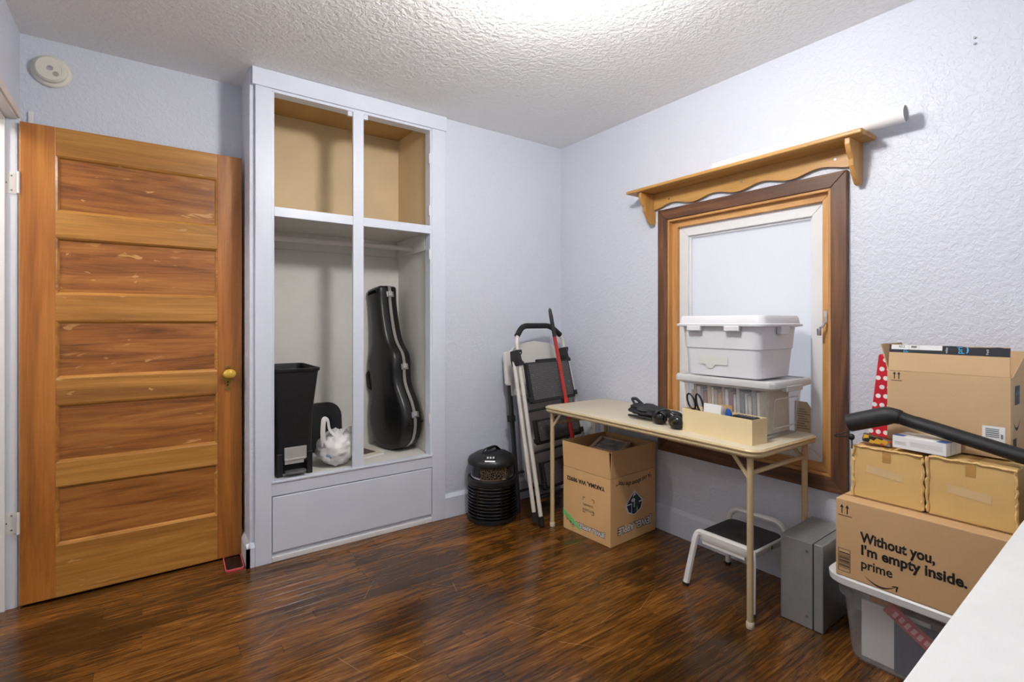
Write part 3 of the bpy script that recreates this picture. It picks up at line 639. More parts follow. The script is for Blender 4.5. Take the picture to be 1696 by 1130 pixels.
# ---- clear file bin with papers
CLEAR = translucent('milky_clear_plastic', (214, 214, 217), .86, .25)
CLEAR2 = translucent('frosted_lid_plastic', (222, 222, 222), .25, .3)
CB_ = thing('clear_file_bin', 'clear plastic storage bin full of paper files on the table', 'storage bin', (2.215, 1.272, TZ))
w0, d0, w1, d1, hh = .285, .375, .315, .415, .222
MB().loft([ring(w0, d0, .025, .0), ring(w0 + .004, d0 + .004, .027, .004), ring(w1, d1, .03, hh), ring(w1 - .005, d1 - .005, .028, hh), ring(w0 - .003, d0 - .003, .024, .005)]).build('tub', CLEAR, CB_, smooth=35)
MB().loft([ring(w1 + .012, d1 + .012, .03, hh - .016), ring(w1 + .034, d1 + .06, .03, hh - .004), ring(w1 + .036, d1 + .062, .03, hh + .014), ring(w1 + .026, d1 + .052, .03, hh + .024), ring(w1 + .004, d1 + .03, .03, hh + .024), ring(w1 - .004, d1 + .022, .03, hh + .018)]).build('lid', CLEAR2, CB_, smooth=35)
bx('lid_clip', CLEAR2, CB_, (-.07, .07, -d1 / 2 - .034, -d1 / 2 - .012, hh - .022, hh + .002), .003); bx('lid_clip', CLEAR2, CB_, (-.07, .07, d1 / 2 + .012, d1 / 2 + .034, hh - .022, hh + .002), .003)
MB().loft([[(a, -(d1 + d0) / 4 - .004 - (b_2 - .11) * .08, b_2) for a, b_2 in rrect(.20 + e, .13 + e, .012, 4, 0, .105)] for e in (0, -.012)], False).build('handle_recess', CLEAR2, CB_)
cols = [(196, 190, 186), (184, 160, 140), (226, 222, 218), (148, 148, 152), (176, 112, 100), (220, 196, 160), (232, 230, 228), (200, 176, 150), (216, 176, 110), (206, 170, 170), (236, 234, 232), (150, 100, 120), (224, 222, 222), (210, 208, 206), (130, 134, 140), (228, 226, 222), (218, 214, 208), (150, 150, 150), (230, 226, 200)]
fnames = ['grey beige', 'tan', 'off white', 'mid grey', 'rust red', 'straw yellow', 'bright white', 'light brown', 'ochre', 'dusty pink', 'bright white', 'plum', 'off white', 'warm grey', 'slate grey', 'bright white', 'pale stone', 'mid grey', 'pale yellow']
yy = 1.272 + .172
for i, c in enumerate(cols):
    th = .0125 + .004 * ((i * 7) % 3)
    nm = ('%s paper file standing upright in the clear bin' % fnames[i], 'paper file', 'paper files in the clear bin')
    o = MB().prism([(-.125, .0), (.125, .0), (.128, .17 + .008 * ((i * 5) % 4)), (-.128, .165 + .01 * ((i * 3) % 4))], lambda a, b: (a, -th / 2 + b * .03, b), lambda a, b: (a, th / 2 + b * .03 - .002, b)).build('paper_file', M('file_%d' % i, c, .7, var=.12, vs_=40), None, .002, 1)
    o.location = (2.215, yy - th / 2, TZ + .007); yy -= th + .0012; tag(o, *nm)

# ---- white lidded bin
WB = M('white_bin_plastic', (222, 222, 226), .4, var=.015, bump=.05, bs=200)
WBn = thing('white_storage_bin', 'opaque white lidded storage bin on top of the clear bin', 'storage bin', (2.215, 1.287, TZ + .2475))
MB().loft([ring(.275, .335, .03, 0), ring(.285, .345, .034, .004), ring(.302, .365, .034, .125), ring(.310, .373, .036, .1265), ring(.318, .382, .036, .195), ring(.312, .376, .034, .196)]).build('tub', WB, WBn, smooth=35)
MB().loft([ring(.318, .382, .036, .195), ring(.322, .388, .036, .215), ring(.322, .388, .036, .232)]).build('tub_rim', WB, WBn, smooth=35)
MB().loft([ring(.330, .40, .036, .222), ring(.362, .436, .036, .226), ring(.364, .438, .036, .234), ring(.345, .418, .036, .238), ring(.340, .412, .036, .262), ring(.326, .398, .03, .272), ring(.30, .37, .03, .270)]).build('lid', WB, WBn, smooth=35)
for yc in (.11, -.075): bx('lid_tab', WB, WBn, (-.184, -.166, yc - .035, yc + .035, .204, .226), .003)
bx('side_clip', WB, WBn, (-.035, .035, -.218, -.196, .19, .226), .003); bx('side_clip', WB, WBn, (-.035, .035, .196, .218, .19, .226), .003)
GH = M('faded_label_print', (218, 219, 215), .6, var=.02)
flat([[(x * .9, y_) for x, y_ in [(.03 * math.cos(2 * math.pi * k / 24), .034 * math.sin(2 * math.pi * k / 24)) for k in range(24)]], rect(-.055, .085, -.016, .02)], (-.1490, .045, .068), (0, -1, 0), (-.070, 0, 1), GH, WBn, 'faded_label', .0014)

# ---- cream carton tray with odds and ends
CRT = M('cream_card', (234, 214, 168), .6, var=.03)
CT = thing('carton_tray', 'open cream cardboard tray on the table in front of the clear bin', 'carton', (1.938, 1.066, TZ), (0, 0, R(-4.5)))
cl, cw, ch = .342, .100, .102
for b in ((0, .002, 0, cl, 0, ch), (cw - .002, cw, 0, cl, 0, ch)): bx('long_side', CRT, CT, b)
bx('short_side', CRT, CT, (.002, cw - .002, 0, .002, 0, ch)); bx('short_side', CRT, CT, (.002, cw - .002, cl - .002, cl, 0, ch)); bx('bottom', CRT, CT, (.002, cw - .002, .002, cl - .002, 0, .002))
cm = CT.matrix_basis.copy() if False else Matrix.Translation((1.938, 1.066, TZ)) @ Matrix.Rotation(R(-4.5), 4, 'Z')
W_ = lambda x, y_, z_: cm @ Vector((x, y_, z_))
sc = thing('scissors', 'black handled scissors standing in the cream tray', 'scissors', W_(.035, .30, .003), (0, 0, R(-4.5)))
MB().tube([(0, .022 + .020 * math.cos(a) + .012 * math.sin(a), .128 + .034 * math.sin(a)) for a in [2 * math.pi * k / 20 for k in range(20)]], .0042, 8, True).build('handle_loop', BLKG, sc, smooth=60)
MB().tube([(.004, -.022 + .017 * math.cos(a) + .014 * math.sin(a) , .122 + .042 * math.sin(a)) for a in [2 * math.pi * k / 20 for k in range(20)]], .0045, 8, True).build('handle_loop', BLKG, sc, smooth=60)
MB().prism([(0, 0), (.012, .10), (-.004, .10)], lambda a, b: (.0, a, b), lambda a, b: (.002, a, b)).build('blade', CHROME, sc); MB().prism([(-.003, 0), (.006, .10), (-.014, .10)], lambda a, b: (.0025, a, b), lambda a, b: (.0045, a, b)).build('blade', CHROME, sc)
for k in range(4):
    o = bx('envelope', PAPER, None, (-.0028, .0028, -.044, .044, 0, .132 - .003 * k), .0008); o.location = W_(.022 + .0062 * k, .205, .003); o.rotation_euler = (0, R(4), R(-4.5)); tag(o, 'plain white envelope standing in the cream tray', 'envelope', 'stack of white envelopes in the cream tray')
o = MB().prism(rrect(.05, .13, .004, 3, 0, .068), lambda a, b: (-.001, a, b), lambda a, b: (.001, a, b)).build('brown_card', M('kraft_card', (190, 150, 100), .7)); o.location = W_(.052, .150, .003); o.rotation_euler = (0, 0, R(-4.5)); tag(o, 'brown card standing behind the blue eraser', 'card')
o = MB().prism([(-.014, 0), (.014, 0), (.014, .105), (.008, .122), (-.006, .118), (-.014, .10)], lambda a, b: (-.006, a, b), lambda a, b: (.006, a, b)).build('blue_eraser', M('bright_blue', (24, 92, 176), .4), None, .003); o.location = W_(.042, .135, .003); o.rotation_euler = (0, 0, R(-4.5)); tag(o, 'bright blue rounded tag in the cream tray', 'tag')
rc = thing('remote_control', 'black remote control standing on edge in the cream tray', 'remote control', W_(.05, .062, .003), (0, 0, R(-4.5)))
bx('remote_body', BLACK, rc, (-.020, .020, -.055, .050, 0, .101), .006)
for i in range(3):
    for j in range(6): bx('button', M('grey_button', (120, 120, 120), .5), rc, (-.014 + .011 * i - .0, -.008 + .011 * i, -.045 + .016 * j, -.037 + .0155 * j, .1006, .1025))

# ---- headphones and pouch
PC = thing('black_pouch', 'crumpled black fabric pouch on the table behind headphones', 'pouch', (2.060, 1.672, TZ + .006))
NYL = M('black_nylon', (26, 26, 30), .6, var=.2, bump=.2, bs=300)
MB().ball((0, 0, .034), .055, .115, .034, 30, 18, lambda d: crumple(d, 2.4, .32)).build('pouch_body', NYL, PC, smooth=60)
MB().prism([(-.04, .10), (.04, .13), (.045, -.08), (-.045, -.10)], lambda a, b: (a, b, .012 + .06 * (b + .1)), lambda a, b: (a, b, .020 + .06 * (b + .1))).build('pouch_flap', NYL, PC, .004, 2)
MB().tube(fillet([(-.02, .07, .055), (-.01, .105, .085), (.0, .085, .088), (.01, .05, .06)], .02), .008, 8, flat=.5).build('pull_tab', NYL, PC, smooth=60)
MB().tube(fillet([(-.05, .09, .006), (-.06, .03, .010), (-.055, -.06, .006), (-.03, -.10, .012)], .04), .006, 8).build('strap', NYL, PC, smooth=60)
HP = thing('headphones', 'black over ear headphones lying beside the cream tray', 'headphones', (1.985, 1.492, TZ))
MB().tube(arc((0, .0), .066, -5, 178, 18, lambda a, b: (-.02 - .018 * b / .066 + .02, a + .005, .028 + b * .78)), .007, 10, flat=.5).build('headband', BLKG, HP, smooth=60)
MB().tube(arc((0, .0), .063, 120, 178, 8, lambda a, b: (-.030, a + .002, .030 + b * .7)), .0025, 6).build('band_trim', CHROME, HP)
for yc, xc in ((-.054, -.028), (.062, .0)):
    e_ = MB().ball((xc, yc, .032), .022, .036, .031, 20, 12).build('ear_cup', BLKG, HP, smooth=60)
    MB().ball((xc + .02, yc, .030), .014, .034, .029, 20, 12).build('ear_pad', NYL, e_, smooth=60)
MB().ball((.02, -.01, .052), .03, .045, .022, 18, 10).build('ear_cushion', NYL, HP, smooth=60)
for k in range(3): flat([rect(-.003, .0, -.008, .010)], (-.0497, -.048 - .005 * k, .032), (0, -1, -.1), (0, -.4, 1), BRASS, HP, 'gold_mark', .001)

# ================================================================== PRODUCE CARTON UNDER THE TABLE
KRAFT = M('kraft_carton', (222, 178, 122), .7, var=.06, vs_=4, bump=.06, bs=90)
KRAFTI = M('kraft_inside', (150, 112, 72), .8, var=.06)
WHP = M('white_print', (226, 226, 226), .6, var=.02); NAVY = M('navy_print', (34, 36, 84), .6); GRNP = M('green_print', (26, 84, 48), .6); GTAPE = M('green_tape', (120, 206, 122), .5)
PB = thing('produce_carton', 'brown open apple carton standing upside down under the table', 'cardboard box', (1.976, 1.857, 0), (0, 0, R(3)))
lx, wy, bh, fh, th = .392, .352, .360, .146, .005
bx('side', KRAFT, PB, (0, th, 0, wy, .001, bh), .001); bx('side', KRAFT, PB, (lx - th, lx, 0, wy, .001, bh), .001)
bx('side', KRAFT, PB, (th, lx - th, 0, th, .001, bh), .001); bx('side', KRAFT, PB, (th, lx - th, wy - th, wy, .001, bh), .001); bx('bottom', KRAFT, PB, (th, lx - th, th, wy - th, .001, .008))
def flap(P, name='flap'): return MB().add(P, [(0, 1, 2, 3), (4, 7, 6, 5), (0, 4, 5, 1), (1, 5, 6, 2), (2, 6, 7, 3), (3, 7, 4, 0)]).build(name, KRAFT, PB)
def fl4(a, b, tilt, nrm):   # an upright flap on the edge a-b leaning out by tilt
    a, b, nrm = Vector(a), Vector(b), Vector(nrm); a = a + Vector((0, 0, .0025)); b = b + Vector((0, 0, .0025)); u = Vector((0, 0, fh)) + nrm * tilt; q = -nrm * .004; e = (b - a).normalized() * .002
    return flap([a + e, b - e, b - e + u, a + e + u, a + e + q, b - e + q, b - e + u + q, a + e + u + q])
fl4((0, 0, bh), (0, wy, bh), .010, (-1, 0, 0)); fl4((0, 0, bh), (lx, 0, bh), .008, (0, -1, 0)); fl4((lx, 0, bh), (lx, wy, bh), -.02, (1, 0, 0)); fl4((0, wy, bh), (lx, wy, bh), .005, (0, 1, 0))
# printing: everything is upside down
UX, UY = (0, 1, 0), (0, 0, -1)                       # left face, text upside down
text('YAKIMA, WA 98902', .032, INK, PB, (0, .040, bh - .050), UX, UY, bold=.0012, fit=.285)
for s_, mt, of, bd in ((1, INK, .0006, .0036), (1, WHP, .0012, .0012)): text('JEWEL APPLE, LLC', .031, mt, PB, (0, .040, .062), UX, UY, of, bold=bd, spacing=1.03)
text('MC1043', .014, INK, PB, (-.004 * .5, .052, bh + .072), UX, UY, .002)
br = []
for (a, b, sa, sb) in ((0, 0, 1, 1), (.082, 0, -1, 1), (0, .085, 1, -1), (.082, .085, -1, -1)):
    for q in (rect(0, .018, 0, .003), rect(0, .003, 0, .020)): br.append([(a + sa * x, b + sb * y_) for x, y_ in q] if sa * sb > 0 else [(a + sa * x, b + sb * y_) for x, y_ in q][::-1])
flat(br, (0, .115, .222), UX, UY, INK, PB, 'corner_marks')
text('KITCHEN', .0185, GRNP, PB, (0, .118, .160 + .0), (0, 1, 0), (0, 0, -1), bold=.0002); text('CLEANERS', .0165, GRNP, PB, (0, .120, .186), UX, UY, bold=.0002)
flat([[(0, 0), (.145, .085), (.133, .108), (0, .032)]], (0, wy - .001, .083 + .0), (0, -1, 0), (0, 0, -1), GTAPE, PB, 'tape_strip', -.0016) if False else None
o_ = MB().prism([(.352, .115), (.352, .085), (.214, .020), (.226, .042 + .008)], lambda a, b: (-.0018, a, b), lambda a, b: (-.0002, a, b)).build('green_tape', GTAPE, PB)
MB().tube(fillet([(-.001, .330, .078), (-.001, .318, .055), (-.001, .308, .072), (-.001, .298, .046), (-.001, .290, .062), (-.001, .282, .036), (-.001, .270, .050), (-.001, .268, .028), (-.001, .284, .028)], .006), .0012, 5).build('handwriting', INK, PB)
RX, RY = (-1, 0, 0), (0, 0, -1)                      # right face, text upside down
text('"A cut above the rest"', .036, INK, PB, (.205, 0, .318), RX, RY, align='CENTER', shear=.25, arcr=-.45, bold=.0006, fit=.30)
for mt, of, bd in ((INK, .0006, .0050), (WHP, .0012, .0018)): text('JEWEL APPLE', .050, mt, PB, (.205, 0, .088), RX, RY, of, align='CENTER', bold=bd)
lo = (.200, 0, .190)
gem = [(0, -.078), (.078, -.008), (.058, .040), (.0, .062), (-.062, .036), (-.078, -.012)]
flat([gem], lo, RX, RY, WHP, PB, 'emblem_ground', .0006)
k_ = .9
flat([[(x * k_, y_ * k_) for x, y_ in P] for P in ([(.008, -.070), (.072, -.010), (.028, -.010)], [(-.008, -.070), (-.028, -.010), (-.072, -.012)], [(.075, -.002), (.055, .038), (.030, .050), (.030, -.002)], [(-.075, -.002), (-.030, -.002), (-.030, .050), (-.058, .036)], [(-.024, .0), (.024, .0), (.024, .054), (0, .060), (-.024, .054)])], lo, RX, RY, NAVY, PB, 'emblem_facets', .0010)
el = lambda cx_, cy_, a, b, n=20: [(cx_ + a * math.cos(2 * math.pi * k / n), cy_ + b * math.sin(2 * math.pi * k / n)) for k in range(n)]
flat([el(-.008, -.012, .032, .036)], lo, RX, RY, GRNP, PB, 'emblem_apple', .0014); flat([el(.012, -.024, .018, .010), rect(-.002, .006, -.02, .016)], lo, RX, RY, WHP, PB, 'emblem_shine', .0018); flat([el(-.006, .032, .012, .016)], lo, RX, RY, GRNP, PB, 'emblem_leaf', .0014)
# picture frame in it
PF = thing('framed_picture', 'wooden picture frame lying in the mouth of the apple carton', 'picture frame', (2.165, 2.035, .474), (R(7), R(-4), R(28)))
FW = wood('frame_wood', (176, 142, 112), (206, 174, 144), (222, 192, 162), 0, 12, .5)
fw, fd = .235, .185
for b in ((-fw / 2, fw / 2, -fd / 2, -fd / 2 + .022, 0, .016), (-fw / 2, fw / 2, fd / 2 - .022, fd / 2, 0, .016), (-fw / 2, -fw / 2 + .022, -fd / 2 + .022, fd / 2 - .022, 0, .016), (fw / 2 - .022, fw / 2, -fd / 2 + .022, fd / 2 - .022, 0, .016)): bx('frame_bar', FW, PF, b, .002)
bx('picture', M('grey_picture', (150, 150, 154), .25, var=.5, vs_=14), PF, (-fw / 2 + .02, fw / 2 - .02, -fd / 2 + .02, fd / 2 - .02, .004, .009)); bx('backing', KRAFTI, PF, (-fw / 2 + .01, fw / 2 - .01, -fd / 2 + .01, fd / 2 - .01, -.002, .004))
o = bx('packed_books', M('packed_dark', (70, 60, 54), .7, var=.3), None, (-.16, .16, -.13, .13, 0, .43), .01); o.location = (2.165, 2.04, .012); o.rotation_euler = (0, 0, R(3)); tag(o, 'dark stack of packed papers filling the apple carton', 'papers')

# ================================================================== STEP STOOL
WEN = M('white_enamel', (232, 231, 228), .35, .1, var=.02)
STL = thing('step_stool', 'small white metal step stool with black rubber seat', 'stool', (2.155, 1.247, 0))
sq = lambda path, r: MB().tube(path, r, 4)
sd = .155
FRN = fillet([(-.172, sd, 0), (-.128, sd - .022, .215), (-.118, sd - .03, .238), (-.118, -sd + .03, .238), (-.128, -sd + .022, .215), (-.172, -sd, 0)], .055, 8)
BKN = fillet([(.170, sd, 0), (.150, sd - .018, .25), (.148, sd - .05, .292), (.148, -sd + .05, .292), (.150, -sd + .018, .25), (.170, -sd, 0)], .07, 8)
MB().tube(FRN, .0145, 8).build('front_legs', WEN, STL, smooth=30); MB().tube(BKN, .0125, 8).build('back_legs', WEN, STL, smooth=30)
MB().loft([ring(.285, .262, .04, .206, .015), ring(.292, .270, .044, .212, .015), ring(.292, .270, .044, .232, .015), ring(.284, .262, .04, .236, .015)]).build('seat_pan', WEN, STL, smooth=35)
MB().loft([ring(.272, .250, .036, .2365, .015), ring(.270, .248, .036, .2395, .015)]).build('seat_mat', M('black_rubber_mat', (48, 46, 46), .6, var=.35, vs_=14, bump=.1), STL, smooth=35)
bx('front_apron', WEN, STL, (-.128, -.120, -.10, .10, .192, .214), .002)
bx('price_sticker', M('green_sticker', (40, 150, 70), .5), STL, (.02, .034, -.1362, -.1352, .215, .228))
for sy in (-1, 1):
    for xx in (-.172, .170): MB().tube([(xx, sy * sd, 0), (xx * .99, sy * (sd - .001), .012)], .0155, 8).build('foot', RUBBER, STL)

# ================================================================== GREY METAL BOX
GMET = M('grey_hammered_steel', (152, 154, 154), .38, .4, var=.05, vs_=20, bump=.06, bs=150)
GB = thing('metal_file_box', 'plain grey steel file box standing on the floor by the stool', 'metal box', (2.085, .868, 0), (0, 0, R(2)))
bx('shell', GMET, GB, (.0, .295, .037, .157, .001, .335), .003); bx('door', GMET, GB, (0.0, .295, 0, .034, .001, .337), .004)
bx('seam', DARK, GB, (.003, .292, .033, .0385, .004, .333))
for z_ in (.30, .045): MB().tube([(-.002, .058, z_), (.001, .058, z_)], .005, 10).build('rivet', SCREW, GB)
bx('top_plate', GMET, GB, (.0, .295, .036, .157, .335, .3365), .0005)

# ================================================================== CLEAR BIN ON THE FLOOR + CONTENTS
FB = thing('clear_floor_bin', 'clear plastic tote with milky lid on the floor under boxes', 'storage bin', (2.195, .515, 0))
FL_ = .285
MB().loft([ring(.325, .49, .05, .0), ring(.335, .50, .055, .006), ring(.360, .545, .06, .215), ring(.385, .57, .06, .222), ring(.39, .58, .06, FL_ - .02), ring(.38, .57, .058, FL_ - .02), ring(.352, .537, .058, .21), ring(.326, .49, .05, .009)]).build('tub', CLEAR, FB, smooth=35)
MB().loft([ring(.392, .585, .06, FL_ - .026), ring(.412, .63, .07, FL_ - .018), ring(.414, .634, .07, FL_ + .004), ring(.404, .622, .068, FL_ + .010), ring(.38, .59, .06, FL_ + .010), ring(.37, .575, .06, FL_ + .004)]).build('lid', translucent('milky_lid', (232, 232, 232), .10, .3), FB, smooth=35)
def inbin(name, mat, b, lab, cat, rot=(0, 0, 0), bev=.003):
    o = bx(name, mat, None, b, bev); o.location = (2.195, .515, .011); o.rotation_euler = rot; tag(o, lab, cat); return o
inbin('white_board', PAPER, (-.142, -.132, .02, .215, 0, .20), 'white card seen through the side of the clear tote', 'card')
inbin('navy_folder', M('navy_folder', (52, 58, 80), .5, var=.05), (-.154, -.144, -.215, .115, 0, .19), 'dark navy folder seen through the side of the clear tote', 'folder')
rp = thing('red_packet', 'red packet tilted against the side of the clear tote', 'packet', (2.030, .575, .185), (R(33), 0, 0))
bx('packet_body', M('red_packet_print', (196, 50, 66), .45), rp, (-.003, .003, -.085, .085, -.022, .022), .002)
flat([rect(-.06 + .02 * i, -.048 + .02 * i, -.012 + .002 * (i % 2), .010) for i in range(6)], (-.0031, 0, 0), (0, -1, 0), (0, 0, 1), M('pink_print', (236, 170, 176), .5), rp, 'packet_print')
inbin('orange_carton', M('orange_card', (214, 150, 92), .6), (-.12, .0, .10, .20, .0, .215), 'orange tan card box inside the clear tote', 'box')
inbin('brown_packing', M('brown_packing', (120, 96, 84), .7, var=.3, vs_=20), (-.125, .13, -.215, .08, 0, .205), 'grey brown bundle filling the clear tote', 'papers')

# ---- prime carton
BK = M('kraft_carton_pale', (206, 168, 122), .7, var=.05, vs_=5, bump=.05, bs=90)
PZ = FL_ + .0105
PR = thing('long_carton', 'long brown carton printed without you on the clear tote', 'cardboard box', (1.992, .250, PZ))
pl_, pw_, ph_ = .538, .375, .272
bx('body', BK, PR, (0, pw_, 0, pl_, 0, ph_), .003)
bx('top_seam', KRAFTI, PR, (.06, .066, .002, pl_ - .002, ph_ - .001, ph_ + .0006))
FX, FY = (0, -1, 0), (0, 0, 1)
zb = .295 - PZ
yl = pl_ - .078
text('Without you,', .047, INK, PR, (0, yl, .142), FX, FY, bold=.0016, fit=.205); text("I'm empty inside.", .047, INK, PR, (0, yl, .098), FX, FY, bold=.0016, fit=.278)
text('prime', .044, INK, PR, (0, yl, .052), FX, FY, bold=.0008, fit=.090)
sm = [(.012 + .088 * k / 12, .034 - .024 * math.sin(math.pi * (.08 + .80 * k / 12))) for k in range(13)]; sm2 = [(x, y_ - .0045 * math.sin(math.pi * k / 12) - .001) for k, (x, y_) in enumerate(sm)]
flat([sm2 + sm[::-1], [(.090, .026), (.108, .030), (.104, .010), (.100, .011), (.102, .025), (.090, .023)]], (0, yl, 0), FX, FY, INK, PR, 'smile_arrow')
arrow = lambda x, y_, s_: [[(x - .0016 * s_, y_), (x + .0016 * s_, y_), (x + .0016 * s_, y_ + .022 * s_), (x - .0016 * s_, y_ + .022 * s_)], [(x - .006 * s_, y_ + .021 * s_), (x + .006 * s_, y_ + .021 * s_), (x, y_ + .032 * s_)]]
flat(arrow(.016, .222, 1) + arrow(.033, .222, 1) + [rect(.004, .047, .214, .2165)], (0, pl_ - .004, 0), FX, FY, INK, PR, 'arrow_mark')
bars = [rect(.006, .0445, .018, .0195), rect(.006, .0445, .096, .0975), rect(.006, .0075, .018, .0975), rect(.043, .0445, .018, .0975)]
z_ = .03
while z_ < .085: h_ = random.choice((.0008, .0016, .003)); bars.append(rect(.009, .042, z_, z_ + h_)); z_ += h_ + random.choice((.0012, .002, .003))
flat(bars, (0, pl_ - .002, 0), FX, FY, INK, PR, 'bar_block')

# ---- two tan cartons
TAN = M('tan_carton', (224, 186, 120), .65, var=.07, vs_=5, bump=.08, bs=70)
TAPE = M('yellowed_tape', (190, 146, 82), .3); TAPEW = M('pale_tape', (222, 192, 142), .35)
CZ = PZ + ph_ + .001
def carton(y0, w, h, lab, tape2):
    c = thing('tan_carton', lab, 'cardboard box', (2.055, y0, CZ))
    m = MB(); n_ = 7
    bx('body', TAN, c, (.004, .325, .002, w - .002, 0, h - .006), .006, 3)
    # ragged corrugated edges, each a torn strip
    for e0, e1 in (((.004, .003, .007), (.004, .003, h - .01)), ((.004, w - .003, .007), (.004, w - .003, h - .01)), ((.004, .004, h - .007), (.004, w - .004, h - .007))):
        a, b = Vector(e0), Vector(e1); pts = [a.lerp(b, k / 14) + Vector((random.uniform(-.003, .001), random.uniform(-.003, .003), random.uniform(-.002, .002))) for k in range(15)]
        MB().tube(pts, [random.uniform(.003, .0065) for _ in pts], 6).build('torn_edge', TAN, c)
    bx('tape', TAPE, c, (.0030, .0036, w * .44, w * .44 + .024, h - .05, h - .004)); bx('top_tape', TAPE, c, (.01, .32, w * .44, w * .44 + .024, h - .0062, h - .0055))
    a = tape2; flat([[(a[0], a[1]), (a[0] + .105, a[1] - .012), (a[0] + .105, a[1] + .016), (a[0], a[1] + .026)]], (.0040, w, 0), FX, FY, TAPEW, c, 'old_label', .0008)
    return c
carton(.553, .208, .190, 'worn tan carton next to the polka dot gift bag', (.045, .095)); carton(.332, .214, .196, 'worn tan carton with a taped top beside another tan carton', (.052, .085))
BT = CZ + .1905

# ---- big open carton with black tape
KB = M('kraft_carton_grey', (204, 172, 130), .7, var=.04, vs_=4, bump=.05, bs=90)
BBX = thing('open_delivery_carton', 'large open brown carton with black printed tape on its flap', 'cardboard box', (2.165, .366, BT + .006))
bw, bl, bh_ = .222, .322, .254
for b in ((0, .004, 0, bl, 0, bh_), (bw - .004, bw, 0, bl, 0, bh_), (.004, bw - .004, 0, .004, 0, bh_), (.004, bw - .004, bl - .004, bl, 0, bh_)): bx('side', KB, BBX, b, .001)
bx('bottom', KB, BBX, (.004, bw - .004, .004, bl - .004, 0, .004))
def bflap(a, b, u, name='flap'):
    a, b, u = Vector(a), Vector(b), Vector(u); nn = (b - a).cross(u).normalized() * .0035
    return MB().add([a, b, b + u, a + u, a + nn, b + nn, b + u + nn, a + u + nn], [(0, 1, 2, 3), (4, 7, 6, 5), (0, 4, 5, 1), (1, 5, 6, 2), (2, 6, 7, 3), (3, 7, 4, 0)]).build(name, KB, BBX)
ff = bflap((.0, .003, bh_ + .002), (0, bl - .003, bh_ + .002), (.016, 0, .092)); bflap((.004, 0, bh_ + .001), (bw - .01, 0, bh_ + .001), (.02, -.030, .086)); bflap((.004, bl, bh_ + .001), (bw - .01, bl, bh_ + .001), (0, .022, .094)); bflap((bw, .003, bh_), (bw, bl - .003, bh_), (.012, 0, .075))
BTP = M('black_tape', (34, 36, 42), .3); CY = M('cyan_print', (72, 170, 220), .5)
fu = Vector((.016, 0, .092)).normalized(); fo = Vector((0, bl - .003, bh_ + .002)); fxd, fyd = Vector((0, -1, 0)), fu
tp_ = [(0, .066), (.316, .063)] + [(.316 - .316 * k / 24, .0935 + random.uniform(-.0035, 0) * (1 if k < 9 else .2)) for k in range(25)]
flat([tp_], fo, fxd, fyd, BTP, BBX, 'black_tape', .0006)
flat([rect(.006, .150, .0765, .0930)], fo, fxd, fyd, PAPER, BBX, 'white_label', .0011)
flat([rect(.058, .0585, .077, .0925), rect(.086, .0865, .077, .0925), rect(.064, .080, .083, .0845), rect(.064, .080, .0855, .087), rect(.064, .080, .088, .0895)], fo, fxd, fyd, INK, BBX, 'label_lines', .0015)
text('852', .012, INK, BBX, fo + fxd * .028 + fyd * .0825, fxd, fyd, .0015)
text('prime', .026, CY, BBX, fo + fxd * .204 + fyd * .0665, fyd, -fxd, .0011) if False else None
# the tape's words run up the flap
text('pri', .022, CY, BBX, fo + fxd * .202 + fyd * .068, fyd, -fxd, .0012, bold=.0003); text('p', .022, CY, BBX, fo + fxd * .052 + fyd * .066, fyd, -fxd, .0009)
text('video', .009, PAPER, BBX, fo + fxd * .164 + fyd * .068, fyd, -fxd, .0012); text('fresh', .009, PAPER, BBX, fo + fxd * .266 + fyd * .068, fyd, -fxd, .0012)
flat([[(.212 + .004 * math.sin(math.pi * k / 8) + .002, .070 + .022 * k / 8) for k in range(9)] + [(.212 + .0015 * math.sin(math.pi * k / 8), .070 + .022 * k / 8) for k in range(8, -1, -1)]], fo, fxd, fyd, CY, BBX, 'tape_swoosh', .0012)
flat(arrow(.020, .222, .8) + arrow(.033, .222, .8) + [rect(.010, .043, .2155, .2175)], (0, bl - .002, .004), FX, FY, INK, BBX, 'arrow_mark')
flat([rect(.254, .308, .046, .099)], (0, bl - .002, 0), FX, FY, PAPER, BBX, 'shipping_label', .0008); flat([rect(.262, .294, .064 + .006 * i, .0675 + .006 * i) for i in range(5)] + [rect(.298, .303, .062, .076)], (0, bl - .002, 0), FX, FY, M('grey_print', (120, 126, 130), .6), BBX, 'label_bars', .0012)
SXd, SYd = (1, 0, 0), (0, 0, 1)
flat([rect(.055, .12, .165, .225)], (0, 0, 0), SXd, SYd, M('navy_label', (34, 42, 58), .4), BBX, 'dark_label', .0008); text('prime', .020, CY, BBX, (.062, 0, .196), SXd, SYd, .0012)
sm3 = [(.03 + .10 * k / 12, .118 - .026 * math.sin(math.pi * k / 12)) for k in range(13)]; flat([sm3 + [(x, y_ - .010 * math.sin(math.pi * k / 12)) for k, (x, y_) in list(enumerate(sm3))[::-1]]], (0, 0, 0), SXd, SYd, INK, BBX, 'smile_mark', .0006)
flat([rect(.03, .075, .02, .06)], (0, 0, 0), SXd, SYd, INK, BBX, 'care_mark', .0006)
text('28', .038, INK, BBX, (.11, -.0145, bh_ + .06), (-1, 0, 0), (-.1, .3, -.9), .001)

